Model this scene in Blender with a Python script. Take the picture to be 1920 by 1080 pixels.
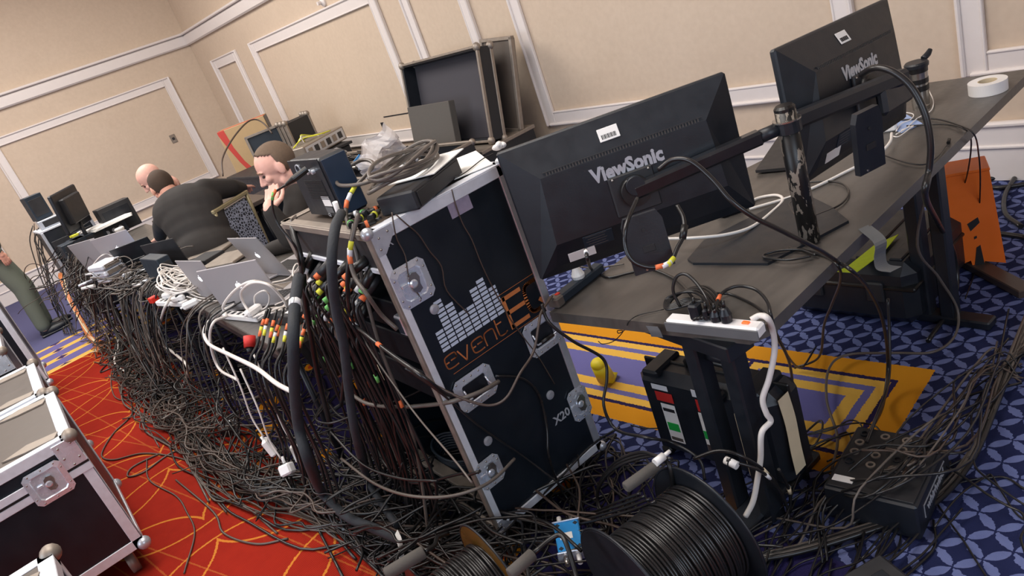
import bpy, math, random
import numpy as np
from mathutils import Vector, Matrix
random.seed(7); rng = np.random.RandomState(7)
for o in list(bpy.data.objects): bpy.data.objects.remove(o)
SC = bpy.context.scene
COL = SC.collection
# ------------------------------------------------------------------ camera
r_ = math.radians
ROLL, PITCH, YAW, FPX, CH = r_(-20.586), r_(21.916), r_(-30.887), 1372.7, 1.78
CF = np.array([math.cos(YAW)*math.cos(PITCH), math.sin(YAW)*math.cos(PITCH), -math.sin(PITCH)])
_r0 = np.cross(CF, [0, 0, 1.]); _r0 /= np.linalg.norm(_r0)
_u0 = np.cross(_r0, CF)
CR = _r0*math.cos(ROLL)+_u0*math.sin(ROLL)
CU = -_r0*math.sin(ROLL)+_u0*math.cos(ROLL)
C0 = np.array([0, 0, CH])
cd = bpy.data.cameras.new('camera'); cam = bpy.data.objects.new('camera', cd); COL.objects.link(cam)
cam.matrix_world = Matrix(((CR[0], CU[0], -CF[0], 0), (CR[1], CU[1], -CF[1], 0), (CR[2], CU[2], -CF[2], CH), (0, 0, 0, 1)))
cd.sensor_width = 36; cd.lens = FPX/1920*36; cd.clip_start = .02; cd.clip_end = 100
SC.camera = cam
# ------------------------------------------------------------------ world, lights, exposure
SC.view_settings.view_transform = 'Standard'; SC.view_settings.look = 'None'
SC.view_settings.exposure = 0.0; SC.view_settings.gamma = 1; SC.view_settings.use_curve_mapping = False
w = bpy.data.worlds.new('world'); SC.world = w; w.use_nodes = True
w.node_tree.nodes['Background'].inputs[0].default_value = (.9, .85, .8, 1)
w.node_tree.nodes['Background'].inputs[1].default_value = .15
def area(name, loc, target, sx, sy, power, color):
    l = bpy.data.lights.new(name, 'AREA'); l.shape = 'RECTANGLE'; l.size = sx; l.size_y = sy
    l.energy = power; l.color = color
    o = bpy.data.objects.new(name, l); COL.objects.link(o); o.location = loc
    o.rotation_euler = (Vector(target)-Vector(loc)).to_track_quat('-Z', 'Y').to_euler()
    return o
area('ceiling_light', (8.5, -.2, 4.4), (8.5, -.2, 0), 4, 3, 330, (1, .95, .89))
area('ceiling_light', (2.6, -.6, 4.4), (2.6, -.6, 0), 3.0, 2.4, 170, (1, .95, .89))
area('ceiling_light', (4.5, 3.8, 4.4), (4.5, 3.8, 0), 4, 3, 170, (1, .95, .9))
area('cool_fill_light', (3.0, 6.2, 2.3), (3.0, -1, .9), 5, 2.4, 210, (.62, .8, 1))  # added bluish fill, out of view on the left; no screen stands there
area('cool_fill_light', (-2.8, .6, 2.6), (3.0, -1.6, .6), 3, 2, 95, (.66, .82, 1))  # added cool fill behind the camera for the faces turned to it
# ------------------------------------------------------------------ points from picture directions
def ray(x, y): return CF+(x-960)/FPX*CR-(y-540)/FPX*CU
def Zp(x, y, z=0.): d = ray(x, y); return C0+(z-CH)/d[2]*d
def Xp(x, y, v): d = ray(x, y); return C0+v/d[0]*d
def Yp(x, y, v): d = ray(x, y); return C0+v/d[1]*d
def Dp(x, y, t): return C0+t*ray(x, y)
# ------------------------------------------------------------------ materials
class N:
    """tiny expression builder over Math nodes"""
    def __init__(s, nt, k): s.nt = nt; s.k = k
    def _m(s, op, *a):
        n = s.nt.nodes.new('ShaderNodeMath'); n.operation = op
        for i, v in enumerate((s,)+a):
            if isinstance(v, N): s.nt.links.new(v.k, n.inputs[i])
            else: n.inputs[i].default_value = v
        return N(s.nt, n.outputs[0])
    def __add__(s, o): return s._m('ADD', o)
    __radd__ = __add__
    def __sub__(s, o): return s._m('SUBTRACT', o)
    def __rsub__(s, o): return (s*-1)+o
    def __mul__(s, o): return s._m('MULTIPLY', o)
    __rmul__ = __mul__
    def __truediv__(s, o): return s._m('DIVIDE', o)
    def mod(s, o): return s._m('FLOORED_MODULO', o)
    def abs(s): return s._m('ABSOLUTE')
    def min(s, o): return s._m('MINIMUM', o)
    def max(s, o): return s._m('MAXIMUM', o)
    def lt(s, o): return s._m('LESS_THAN', o)
    def gt(s, o): return s._m('GREATER_THAN', o)
    def sqrt(s): return s._m('SQRT')
    def sin(s): return s._m('SINE')
def newmat(name):
    m = bpy.data.materials.new(name); m.use_nodes = True
    nt = m.node_tree; b = nt.nodes['Principled BSDF']; return m, nt, b
def mixc(nt, fac, a, b):
    n = nt.nodes.new('ShaderNodeMix'); n.data_type = 'RGBA'
    for k, v in ((0, fac), (6, a), (7, b)):
        if isinstance(v, N): nt.links.new(v.k, n.inputs[k])
        elif isinstance(v, bpy.types.NodeSocket): nt.links.new(v, n.inputs[k])
        elif k == 0: n.inputs[0].default_value = v
        else: n.inputs[k].default_value = (*v, 1)
    return n.outputs[2]
def sr(c): return tuple((v/12.92 if v <= .04045 else ((v+.055)/1.055)**2.4) for v in (x/255 for x in c))
def noise(nt, scale, detail=3, obj=True):
    tc = nt.nodes.new('ShaderNodeTexCoord'); n = nt.nodes.new('ShaderNodeTexNoise')
    n.inputs['Scale'].default_value = scale; n.inputs['Detail'].default_value = detail
    nt.links.new(tc.outputs['Object' if obj else 'Generated'], n.inputs['Vector'])
    return N(nt, n.outputs[0])
def mat(name, col, rough=.5, metal=0., var=.12, vs=20, bump=0., bs=200, emit=0, spec=.5, trans=0, alpha=1):
    m, nt, b = newmat(name); c = sr(col)
    if var:
        n = noise(nt, vs)
        o = mixc(nt, n, tuple(x*(1-var) for x in c), tuple(min(1, x*(1+var)+.002) for x in c))
        nt.links.new(o, b.inputs['Base Color'])
        rr = n*(.25)+(rough-.12); nt.links.new(rr.k, b.inputs['Roughness'])
    else:
        b.inputs['Base Color'].default_value = (*c, 1); b.inputs['Roughness'].default_value = rough
    b.inputs['Metallic'].default_value = metal
    b.inputs['Specular IOR Level'].default_value = spec
    if bump:
        bn = nt.nodes.new('ShaderNodeBump'); bn.inputs['Strength'].default_value = bump; bn.inputs['Distance'].default_value = .002
        nt.links.new(noise(nt, bs).k, bn.inputs['Height']); nt.links.new(bn.outputs[0], b.inputs['Normal'])
    if emit:
        b.inputs['Emission Color'].default_value = (*c, 1); b.inputs['Emission Strength'].default_value = emit
    if trans: b.inputs['Transmission Weight'].default_value = trans
    if alpha < 1: b.inputs['Alpha'].default_value = alpha
    return m
M = dict(
    wall=None, trim=mat('white_trim_paint', (224, 216, 212), .45, var=.03),
    black=mat('black_plastic', (23, 27, 34), .42, var=.2, bump=.1),
    dark=mat('charcoal_plastic', (38, 38, 41), .5, var=.2),
    rubber=mat('black_rubber', (21, 20, 20), .38, var=.15),
    cable=mat('black_cable', (30, 29, 30), .3, var=.25, vs=6),
    cableb=mat('brown_black_cable', (76, 63, 56), .42, var=.25, vs=6),
    cableg=mat('grey_cable', (92, 84, 78), .4, var=.2, vs=6),
    loom=mat('cloth_taped_loom', (38, 42, 48), .75, var=.35, vs=30, bump=.6, bs=120),
    white=mat('white_plastic', (232, 230, 228), .35, var=.03),
    whitec=mat('white_cable', (224, 218, 212), .4, var=.04),
    paper=mat('white_paper', (236, 234, 230), .8, var=.03),
    cream=mat('cream_tape', (206, 190, 160), .8, var=.08),
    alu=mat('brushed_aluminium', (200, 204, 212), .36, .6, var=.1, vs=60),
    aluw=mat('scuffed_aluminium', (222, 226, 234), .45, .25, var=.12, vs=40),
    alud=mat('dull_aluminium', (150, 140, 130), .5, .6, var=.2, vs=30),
    chrome=mat('zinc_plate', (226, 232, 242), .26, .6, var=.1, vs=30),
    steel=mat('steel', (170, 165, 158), .25, .9, var=.15),
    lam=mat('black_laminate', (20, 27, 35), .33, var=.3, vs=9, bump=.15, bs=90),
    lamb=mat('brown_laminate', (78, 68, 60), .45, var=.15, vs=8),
    foam=mat('grey_foam', (84, 80, 76), .9, var=.15, vs=60, bump=.3),
    lining=mat('charcoal_foam_lining', (66, 64, 70), .9, var=.12, vs=40),
    orange=mat('orange_plastic', (238, 112, 30), .45, var=.06),
    otape=mat('orange_tape', (226, 112, 62), .6, var=.08),
    ytape=mat('yellow_tape', (214, 212, 60), .6, var=.08),
    gtape=mat('green_tape', (110, 190, 100), .6, var=.08),
    wtape=mat('white_tape', (222, 222, 224), .6, var=.05),
    rtape=mat('red_tape', (196, 40, 34), .6, var=.08),
    lime=mat('lime_tape', (190, 206, 30), .7, var=.15, vs=60),
    silver=mat('silver_laptop', (172, 168, 170), .5, .3, var=0),
    key=mat('black_keys', (30, 30, 32), .6, var=0),
    glow=mat('lit_emblem', (250, 250, 255), .4, var=0, emit=1.2),
    screenb=mat('blue_screen', (80, 150, 235), .4, var=0, emit=.8),
    screenw=mat('white_screen', (220, 226, 240), .4, var=0, emit=.9),
    navy=mat('dark_navy_panel', (28, 40, 52), .5, var=.15),
    logoo=mat('orange_print', (196, 118, 66), .5, var=.15, vs=50),
    logow=mat('pale_blue_print', (196, 208, 226), .5, var=.06, vs=50),
    letter=mat('silver_lettering', (190, 192, 198), .35, .3, var=.05),
    card=mat('brown_cardboard', (186, 158, 118), .8, var=.06),
    cardr=mat('red_print', (196, 70, 62), .8, var=.06),
    skin=mat('skin', (214, 158, 136), .55, var=.08, vs=25, spec=.35),
    skin2=mat('pink_skin', (222, 172, 156), .5, var=.08, vs=25, spec=.35),
    hairb=mat('short_brown_hair', (68, 52, 40), .85, var=.3, vs=90, bump=.8, bs=300),
    hairg=mat('grey_brown_hair', (104, 86, 70), .85, var=.25, vs=90, bump=.8, bs=300),
    shirt=mat('black_jersey', (38, 34, 32), .85, var=.2, vs=8, bump=.3, bs=30),
    trouser=mat('grey_green_trousers', (98, 104, 92), .85, var=.12, vs=8),
    eye=mat('dark_eye', (40, 30, 28), .3, var=0), brow=mat('brow', (120, 90, 70), .9, var=.1),
    blue=mat('blue_painted_metal', (46, 140, 208), .35, var=.1, vs=50),
    yellow=mat('yellow_rubber', (232, 210, 40), .5, var=.08),
    red=mat('red_plastic', (205, 45, 30), .4, var=.05),
    redlit=mat('lit_red_switch', (255, 90, 40), .4, var=0, emit=1.2),
    tubb=mat('blue_green_tub', (60, 110, 130), .4, var=.15),
    bag=mat('clear_plastic_bag', (214, 208, 206), .18, var=.1, bump=1, bs=25, alpha=.62),
    coil=mat('orange_brown_cable', (190, 112, 60), .45, var=.15),
    brownflange=mat('amber_brown_flange', (110, 78, 30), .3, var=.15),
    brasspost=mat('beige_metal', (150, 138, 106), .45, .3, var=.1),
    duct=mat('grey_duct_tape', (96, 98, 100), .55, .1, var=.1),
)
# wallpaper
m, nt, b = newmat('beige_wallpaper')
n1 = noise(nt, 26, 4); n2 = noise(nt, 3, 2)
c = mixc(nt, n1*.7+n2*.3, sr((192, 172, 151)), sr((214, 195, 174))); nt.links.new(c, b.inputs['Base Color'])
b.inputs['Roughness'].default_value = .7; M['wall'] = m
# worn black post
m, nt, b = newmat('chipped_black_post')
tc = nt.nodes.new('ShaderNodeTexCoord'); mp = nt.nodes.new('ShaderNodeMapping'); mp.inputs['Scale'].default_value = (60, 60, 22)
nn = nt.nodes.new('ShaderNodeTexNoise'); nn.inputs['Scale'].default_value = 1; nn.inputs['Detail'].default_value = 4
nt.links.new(tc.outputs['Object'], mp.inputs[0]); nt.links.new(mp.outputs[0], nn.inputs['Vector'])
msk = N(nt, nn.outputs[0]).gt(.57)
nt.links.new(mixc(nt, msk, sr((24, 23, 22)), sr((134, 124, 112))), b.inputs['Base Color']); b.inputs['Roughness'].default_value = .4
M['post'] = m
# desk top: dark grey-brown laminate with long dirty streaks
m, nt, b = newmat('dark_wood_laminate_top')
tc = nt.nodes.new('ShaderNodeTexCoord'); mp = nt.nodes.new('ShaderNodeMapping'); mp.inputs['Scale'].default_value = (14, 2.2, 3)
mp.inputs['Rotation'].default_value = (0, 0, r_(2))
nn = nt.nodes.new('ShaderNodeTexNoise'); nn.inputs['Scale'].default_value = 1.3; nn.inputs['Detail'].default_value = 5
nt.links.new(tc.outputs['Object'], mp.inputs[0]); nt.links.new(mp.outputs[0], nn.inputs['Vector'])
f1 = N(nt, nn.outputs[0]); f2 = noise(nt, 40, 4)
nt.links.new(mixc(nt, (f1*.75+f2*.25), sr((30, 31, 33)), sr((108, 102, 96))), b.inputs['Base Color'])
nt.links.new((f2*.25+.24).k, b.inputs['Roughness']); M['desk'] = m
# patterned wrap on chair back
m, nt, b = newmat('patterned_mesh_back')
v = nt.nodes.new('ShaderNodeTexVoronoi'); v.inputs['Scale'].default_value = 42; v.feature = 'DISTANCE_TO_EDGE'
tc = nt.nodes.new('ShaderNodeTexCoord'); nt.links.new(tc.outputs['Object'], v.inputs['Vector'])
nt.links.new(mixc(nt, N(nt, v.outputs['Distance']).lt(.14), sr((40, 42, 50)), sr((150, 156, 172))), b.inputs['Base Color']); M['mesh'] = m
# carpet -------------------------------------------------------------
m, nt, b = newmat('ballroom_carpet')
g = nt.nodes.new('ShaderNodeNewGeometry'); sx = nt.nodes.new('ShaderNodeSeparateXYZ'); nt.links.new(g.outputs['Position'], sx.inputs[0])
fz = nt.nodes.new('ShaderNodeTexNoise'); fz.inputs['Scale'].default_value = 90; nt.links.new(g.outputs['Position'], fz.inputs['Vector'])
fuz = (N(nt, fz.outputs[0])-.5)*.012
X = N(nt, sx.outputs[0])+fuz; Y = N(nt, sx.outputs[1])+fuz
ca, sa = math.cos(r_(6.5)), math.sin(r_(6.5))
Uc = X*ca+Y*sa; Vc = Y*ca-X*sa
# blue petals: overlapping circles on a square grid turned by 51 degrees
c2, s2 = math.cos(r_(51)), math.sin(r_(51)); gs = .08
P1 = (X*c2+Y*s2)/gs; P2 = (Y*c2-X*s2)/gs
def circ(ox, oy):
    a = (P1+ox).mod(1)-.5; bb = (P2+oy).mod(1)-.5
    return a, bb
a, bb = circ(0, 0); aa, ab = a.abs(), bb.abs()
# inside how many circles of radius 1/sqrt2 centred on the grid: test the own circle and the nearest neighbours
def inc(dx, dy): return ((aa-dx)*(aa-dx)+(ab-dy)*(ab-dy)).lt(.46)
cnt = inc(0, 0)+inc(1, 0)+inc(0, 1)
pet = cnt.gt(1.5)
big = nt.nodes.new('ShaderNodeTexNoise'); big.inputs['Scale'].default_value = 14; nt.links.new(g.outputs['Position'], big.inputs['Vector'])
bgn = N(nt, big.outputs[0])
blue = mixc(nt, pet, mixc(nt, bgn, sr((26, 31, 62)), sr((40, 46, 84))), mixc(nt, bgn, sr((84, 94, 140)), sr((116, 126, 172))))
# gold frame block
dV = (Vc+2.41).min(-1.76-Vc); d = dV.min(Uc-.92)
dd = d.min((Uc-1.60).abs()*1.0+.105)
def band(lo, hi): return dd.gt(lo)*dd.lt(hi)
gold = sr((206, 140, 34)); gold2 = sr((222, 176, 78)); navy = sr((44, 36, 76)); pur = sr((104, 102, 158))
gc = mixc(nt, band(.095, .115), gold, navy)
gc = mixc(nt, band(.115, .155), gc, gold2)
gc = mixc(nt, band(.155, .185), gc, pur)
gc = mixc(nt, band(.185, .235), gc, gold2)
gc = mixc(nt, dd.gt(.235), gc, pur)
inblk = d.gt(0)*Uc.lt(4.2)
colr = mixc(nt, inblk, blue, gc)
# navy band with gold flowers
vo = nt.nodes.new('ShaderNodeTexVoronoi'); vo.inputs['Scale'].default_value = 3.4; nt.links.new(g.outputs['Position'], vo.inputs['Vector'])
vb = nt.nodes.new('ShaderNodeTexNoise'); vb.inputs['Scale'].default_value = 7; nt.links.new(g.outputs['Position'], vb.inputs['Vector'])
fl = (N(nt, vo.outputs['Distance'])+(N(nt, vb.outputs[0])-.5)*.5)
bandc = mixc(nt, fl.lt(.24), sr((40, 36, 78)), sr((214, 138, 26)))
bandc = mixc(nt, fl.lt(.1), bandc, sr((190, 70, 30)))
inband = Y.gt(-1.32)
colr = mixc(nt, inband, colr, bandc)
# red field with yellow arcs and crossing lines
def ring(px, py, rad, wd, cx, cy):
    qx = (X+cx).mod(px)-px/2; qy = (Y+cy).mod(py)-py/2
    return ((qx*qx+qy*qy).sqrt()-rad).abs().lt(wd)
rn = ring(1.0, .8, .42, .0062, .1, .05).max(ring(1.0, .8, .42, .0062, .62, .42))
def line(slope, per, off, wd): return (((Y-X*slope+off).mod(per))-per/2).abs().lt(wd)
ln = line(.16, .46, .1, .0038).max(line(.24, .46, .28, .0038)).max(line(.33, .62, .05, .0038))
redn = nt.nodes.new('ShaderNodeTexWave'); redn.inputs['Scale'].default_value = 30; redn.inputs['Distortion'].default_value = 2
nt.links.new(g.outputs['Position'], redn.inputs['Vector'])
redb = mixc(nt, N(nt, redn.outputs[1])*.6+bgn*.4, sr((120, 22, 14)), sr((158, 40, 23)))
redc = mixc(nt, rn, mixc(nt, ln, redb, sr((160, 74, 34))), sr((190, 116, 44)))
inred = Y.gt(-.5)*X.lt(7.65)
colr = mixc(nt, inred, colr, redc)
# far border
q = (X-7.65)
st = (q.mod(.34)).lt(.12); mot = ((Y.mod(.3)-.15).abs()+(q.mod(.34)-.06).abs()).lt(.06)
farc = mixc(nt, st, sr((100, 92, 140)), mixc(nt, mot, sr((204, 164, 84)), sr((58, 44, 84))))
farc = mixc(nt, q.lt(.06), farc, sr((208, 170, 90)))
farc = mixc(nt, q.gt(1.1), farc, sr((84, 84, 118)))
colr = mixc(nt, X.gt(7.65)*Y.gt(-3.2), colr, farc)
nt.links.new(colr, b.inputs['Base Color']); b.inputs['Roughness'].default_value = .95; b.inputs['Specular IOR Level'].default_value = .1
bn = nt.nodes.new('ShaderNodeBump'); bn.inputs['Strength'].default_value = .5; bn.inputs['Distance'].default_value = .003
n9 = nt.nodes.new('ShaderNodeTexNoise'); n9.inputs['Scale'].default_value = 350; nt.links.new(g.outputs['Position'], n9.inputs['Vector'])
nt.links.new(n9.outputs[0], bn.inputs['Height']); nt.links.new(bn.outputs[0], b.inputs['Normal'])
M['carpet'] = m
# ------------------------------------------------------------------ mesh builder
V3 = lambda p: np.array(p, float)
def frame(z, up=(0, 0, 1)):
    z = V3(z); z /= np.linalg.norm(z)
    x = np.cross(up, z)
    if np.linalg.norm(x) < 1e-5: x = np.cross((1, 0, 0), z)
    x /= np.linalg.norm(x); return np.stack([x, np.cross(z, x), z], 1)
def catmull(P, res):
    P = V3(P); n = len(P)
    if n < 3: return P
    Q = np.vstack([2*P[0]-P[1], P, 2*P[-1]-P[-2]]); out = []
    for i in range(n-1):
        p0, p1, p2, p3 = Q[i:i+4]
        for t in np.linspace(0, 1, res, endpoint=False):
            out.append(.5*((2*p1)+(-p0+p2)*t+(2*p0-5*p1+4*p2-p3)*t*t+(-p0+3*p1-3*p2+p3)*t**3))
    out.append(P[-1]); return np.array(out)
class MB:
    def __init__(s): s.v = []; s.f = []; s.sm = []; s.n = 0; s.T = None
    def add(s, vs, fs, smooth=False):
        vs = np.asarray(vs, float)
        if s.T is not None: vs = vs@s.T[0].T+s.T[1]
        s.v.append(vs); s.f += [tuple(i+s.n for i in f) for f in fs]; s.sm += [smooth]*len(fs); s.n += len(vs)
        return s
    def at(s, R=None, o=(0, 0, 0)):
        s.T = None if R is None and o == (0, 0, 0) else (np.eye(3) if R is None else np.asarray(R), V3(o)); return s
    def box(s, c, d, b=.0, R=None):
        c = V3(c); h = V3(d)/2; b = min(b, h.min()*.9)
        if b <= 0:
            vs = [(i, j, k) for i in (-1, 1) for j in (-1, 1) for k in (-1, 1)]
            vs = np.array(vs)*h; fs = [(0, 1, 3, 2), (4, 6, 7, 5), (0, 4, 5, 1), (2, 3, 7, 6), (0, 2, 6, 4), (1, 5, 7, 3)]
        else:
            ids = {}; vs = []
            for i in (-1, 1):
                for j in (-1, 1):
                    for k in (-1, 1):
                        for a in range(3):
                            p = np.array([i, j, k])*(h-b); p[a] = (i, j, k)[a]*h[a]
                            ids[(i, j, k, a)] = len(vs); vs.append(p)
            vs = np.array(vs); fs = []
            for a in range(3):
                o1, o2 = [x for x in range(3) if x != a]
                for sg in (-1, 1):
                    q = []
                    for (u, w_) in ((-1, -1), (1, -1), (1, 1), (-1, 1)):
                        t = [0, 0, 0]; t[a] = sg; t[o1] = u; t[o2] = w_; q.append(ids[(*t, a)])
                    fs.append(q)
                for u in (-1, 1):
                    for w_ in (-1, 1):
                        t0 = [0, 0, 0]; t1 = [0, 0, 0]; t0[a] = -1; t1[a] = 1; t0[o1] = t1[o1] = u; t0[o2] = t1[o2] = w_
                        fs.append([ids[(*t0, o1)], ids[(*t1, o1)], ids[(*t1, o2)], ids[(*t0, o2)]])
            for i in (-1, 1):
                for j in (-1, 1):
                    for k in (-1, 1): fs.append([ids[(i, j, k, a)] for a in range(3)])
            g2 = []
            for f in fs:
                p = vs[list(f)]; nn = np.cross(p[1]-p[0], p[2]-p[0])
                g2.append(tuple(f) if nn@p.mean(0) > 0 else tuple(f[::-1]))
            fs = g2
        if R is not None: vs = vs@np.asarray(R).T
        return s.add(vs+c, fs)
    def tube(s, P, r, seg=6, res=0, cap=True):
        P = V3(P)
        if res: P = catmull(P, res)
        n = len(P); r = np.broadcast_to(np.asarray(r, float), (n,)) if np.ndim(r) == 0 or len(np.atleast_1d(r)) == n else np.interp(np.linspace(0, 1, n), np.linspace(0, 1, len(r)), r)
        t = np.gradient(P, axis=0); t /= np.linalg.norm(t, axis=1)[:, None]+1e-12
        a = np.cross(t[0], (0, 0, 1.) if abs(t[0][2]) < .9 else (1., 0, 0)); a /= np.linalg.norm(a)
        an = np.linspace(0, 2*np.pi, seg, endpoint=False); co, si = np.cos(an)[:, None], np.sin(an)[:, None]; vs = []
        for i in range(n):
            a = a-(a@t[i])*t[i]; a /= np.linalg.norm(a)+1e-12; b2 = np.cross(t[i], a)
            vs.append(P[i]+r[i]*(co*a+si*b2))
        fs = [(i*seg+j, i*seg+(j+1) % seg, (i+1)*seg+(j+1) % seg, (i+1)*seg+j) for i in range(n-1) for j in range(seg)]
        s.add(np.vstack(vs), fs, True)
        if cap and r[0] > 1e-4:
            s.f += [tuple(s.n-n*seg+j for j in range(seg))[::-1], tuple(s.n-seg+j for j in range(seg))]; s.sm += [False, False]
        return s
    def cyl(s, p0, p1, r0, r1=None, seg=16):
        return s.tube([p0, p1], [r0, r0 if r1 is None else r1], seg)
    def lathe(s, prof, o=(0, 0, 0), R=None, seg=28):
        """prof: (radius, height) pairs, closed along local z"""
        n = len(prof); an = np.linspace(0, 2*np.pi, seg, endpoint=False); vs = []
        for (r, z) in prof:
            vs.append(np.stack([r*np.cos(an), r*np.sin(an), np.full(seg, z)], 1))
        vs = np.vstack(vs)
        if R is not None: vs = vs@np.asarray(R).T
        fs = [(i*seg+j, i*seg+(j+1) % seg, (i+1)*seg+(j+1) % seg, (i+1)*seg+j) for i in range(n-1) for j in range(seg)]
        return s.add(vs+V3(o), fs, False)
    def ell(s, c, rad, R=None, seg=20, rings=12):
        vs = []; 
        for i in range(rings+1):
            th = np.pi*i/rings
            for j in range(seg):
                ph = 2*np.pi*j/seg; vs.append((math.sin(th)*math.cos(ph), math.sin(th)*math.sin(ph), math.cos(th)))
        vs = np.array(vs)*V3(rad)
        if R is not None: vs = vs@np.asarray(R).T
        fs = [(i*seg+j, (i+1)*seg+j, (i+1)*seg+(j+1) % seg, i*seg+(j+1) % seg) for i in range(rings) for j in range(seg)]
        return s.add(vs+V3(c), fs, True)
    def prism(s, poly, t, R=None, o=(0, 0, 0)):
        """poly in local xy, extruded along local z from 0 to t"""
        P = np.array(poly, float); n = len(P)
        if sum(P[i][0]*P[(i+1) % n][1]-P[(i+1) % n][0]*P[i][1] for i in range(n)) < 0: P = P[::-1]
        vs = np.vstack([np.c_[P, np.zeros(n)], np.c_[P, np.full(n, t)]])
        if R is not None: vs = vs@np.asarray(R).T
        fs = [tuple(range(n))[::-1], tuple(range(n, 2*n))]+[(i, (i+1) % n, n+(i+1) % n, n+i) for i in range(n)]
        return s.add(vs+V3(o), fs)
    def build(s, name, m, parent=None, kind=None, label=None):
        vs = np.vstack(s.v) if s.v else np.zeros((0, 3))
        me = bpy.data.meshes.new(name)
        o0 = None
        me.from_pydata(vs.tolist(), [], s.f); me.polygons.foreach_set('use_smooth', s.sm); me.update()
        ob = bpy.data.objects.new(name, me); COL.objects.link(ob)
        if m is not None: me.materials.append(M[m] if isinstance(m, str) else m)
        if parent is not None: ob.parent = parent
        if kind: ob['kind'] = kind
        if label: ob['label'] = label
        return ob
def recenter(o, c):
    c = Vector([float(x) for x in c]); o.data.transform(Matrix.Translation(-c)); o.location = c; return o
def tag(o, label, cat, group=None):
    o['label'] = label; o['category'] = cat
    if group: o['group'] = group
    return o
def thing(name, label, cat, loc=(0, 0, 0), R=None, group=None):
    o = bpy.data.objects.new(name, None); COL.objects.link(o); o.empty_display_size = .1
    mm = Matrix(np.asarray(R).tolist()).to_4x4() if R is not None else Matrix.Identity(4)
    mm.translation = Vector([float(x) for x in loc]); o.matrix_world = mm
    return tag(o, label, cat, group)
def Rz(d): a = r_(d); return np.array([[math.cos(a), -math.sin(a), 0], [math.sin(a), math.cos(a), 0], [0, 0, 1.]])
def Rx(d): a = r_(d); return np.array([[1., 0, 0], [0, math.cos(a), -math.sin(a)], [0, math.sin(a), math.cos(a)]])
def Ry(d): a = r_(d); return np.array([[math.cos(a), 0, math.sin(a)], [0, 1., 0], [-math.sin(a), 0, math.cos(a)]])
def dup(root, loc=None, R=None, label=None):
    def cp(o, par):
        c = o.copy(); COL.objects.link(c); c.parent = par
        for ch in list(o.children): cp(ch, c)
        return c
    c = cp(root, None)
    if R is not None:
        mm = Matrix(np.asarray(R).tolist()).to_4x4(); mm.translation = Vector(loc); c.matrix_world = mm
    elif loc is not None: c.location = loc
    if label: c['label'] = label
    return c
def text(name, s, size, m, parent, R, o, bold=0., ext=.0006, sx=1, align='CENTER'):
    cu = bpy.data.curves.new('t', 'FONT'); cu.body = s; cu.size = size; cu.offset = bold; cu.extrude = ext
    cu.align_x = align; cu.align_y = 'CENTER'; cu.resolution_u = 2
    ob = bpy.data.objects.new('t', cu); COL.objects.link(ob)
    me = bpy.data.meshes.new_from_object(ob.evaluated_get(bpy.context.evaluated_depsgraph_get()))
    bpy.data.objects.remove(ob); n = len(me.vertices)
    A = np.zeros(n*3); me.vertices.foreach_get('co', A); A = A.reshape(-1, 3)*(sx, 1, 1)
    A = A@np.asarray(R).T+V3(o); me.vertices.foreach_set('co', A.ravel()); me.update(); me.materials.clear(); me.materials.append(M[m])
    r = bpy.data.objects.new(name, me); COL.objects.link(r); r.parent = parent; return r
"""cable helpers: 'pth' items are 3-D points"""
def cable(label, pts, r=.004, m='cable', group=None, name='cable', cat='cable', res=6, seg=6, bands=(), ends=None):
    P = catmull(pts, res); o = MB().tube(P, r, seg).build(name, m)
    tag(o, label, cat, group); recenter(o, P[0])
    for (t, mm) in bands:
        i = int(t*(len(P)-1)); i = min(max(i, 0), len(P)-3); L = P[i+1]-P[i]; L = L/(np.linalg.norm(L)+1e-9)
        q = MB().cyl(P[i]-L*.013-P[0], P[i]+L*.013-P[0], r+.0012, seg=8).build('tape_band', mm, o)
    return o
# ------------------------------------------------------------------ the room
def S(mb, name, m): return mb.build(name, m, kind='structure')
S(MB().box((4.5, 1.5, -.05), (20, 13.4, .1)), 'floor', 'carpet')
S(MB().box((4.5, 1.5, 4.75), (20, 13.4, .1)), 'ceiling', 'wall')
WX = 12.6
b0 = np.array([1.7, -4.0, 0]); b1 = np.array([WX, -3.583, 0]); eB = (b1-b0)/np.linalg.norm(b1-b0); nB = np.array([-eB[1], eB[0], 0])
RB = np.stack([eB, nB, (0, 0, 1.)], 1)       # local x along the wall, local y into the room
S(MB().at(RB, tuple(b0)).box((3.6, -.06, 2.35), (14.6, .12, 4.7)), 'wall_right', 'wall')
S(MB().box((WX+.06, 1.6, 2.35), (.12, 11.4, 4.7)), 'wall_far', 'wall')
S(MB().box((4.5, 7.4, 2.35), (18, .12, 4.7)), 'wall_left', 'wall')
S(MB().box((-3.6, 1.6, 2.35), (.12, 12, 4.7)), 'wall_near', 'wall')
def sB(px, py):
    d = ray(px, py); t = ((b0-C0)@nB)/(d@nB); p = C0+t*d; return (p-b0)@eB, p[2]
ntr = [0]
def trim(mb):
    ntr[0] += 1; return S(mb, 'trim_%d' % ntr[0], 'trim')
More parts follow.
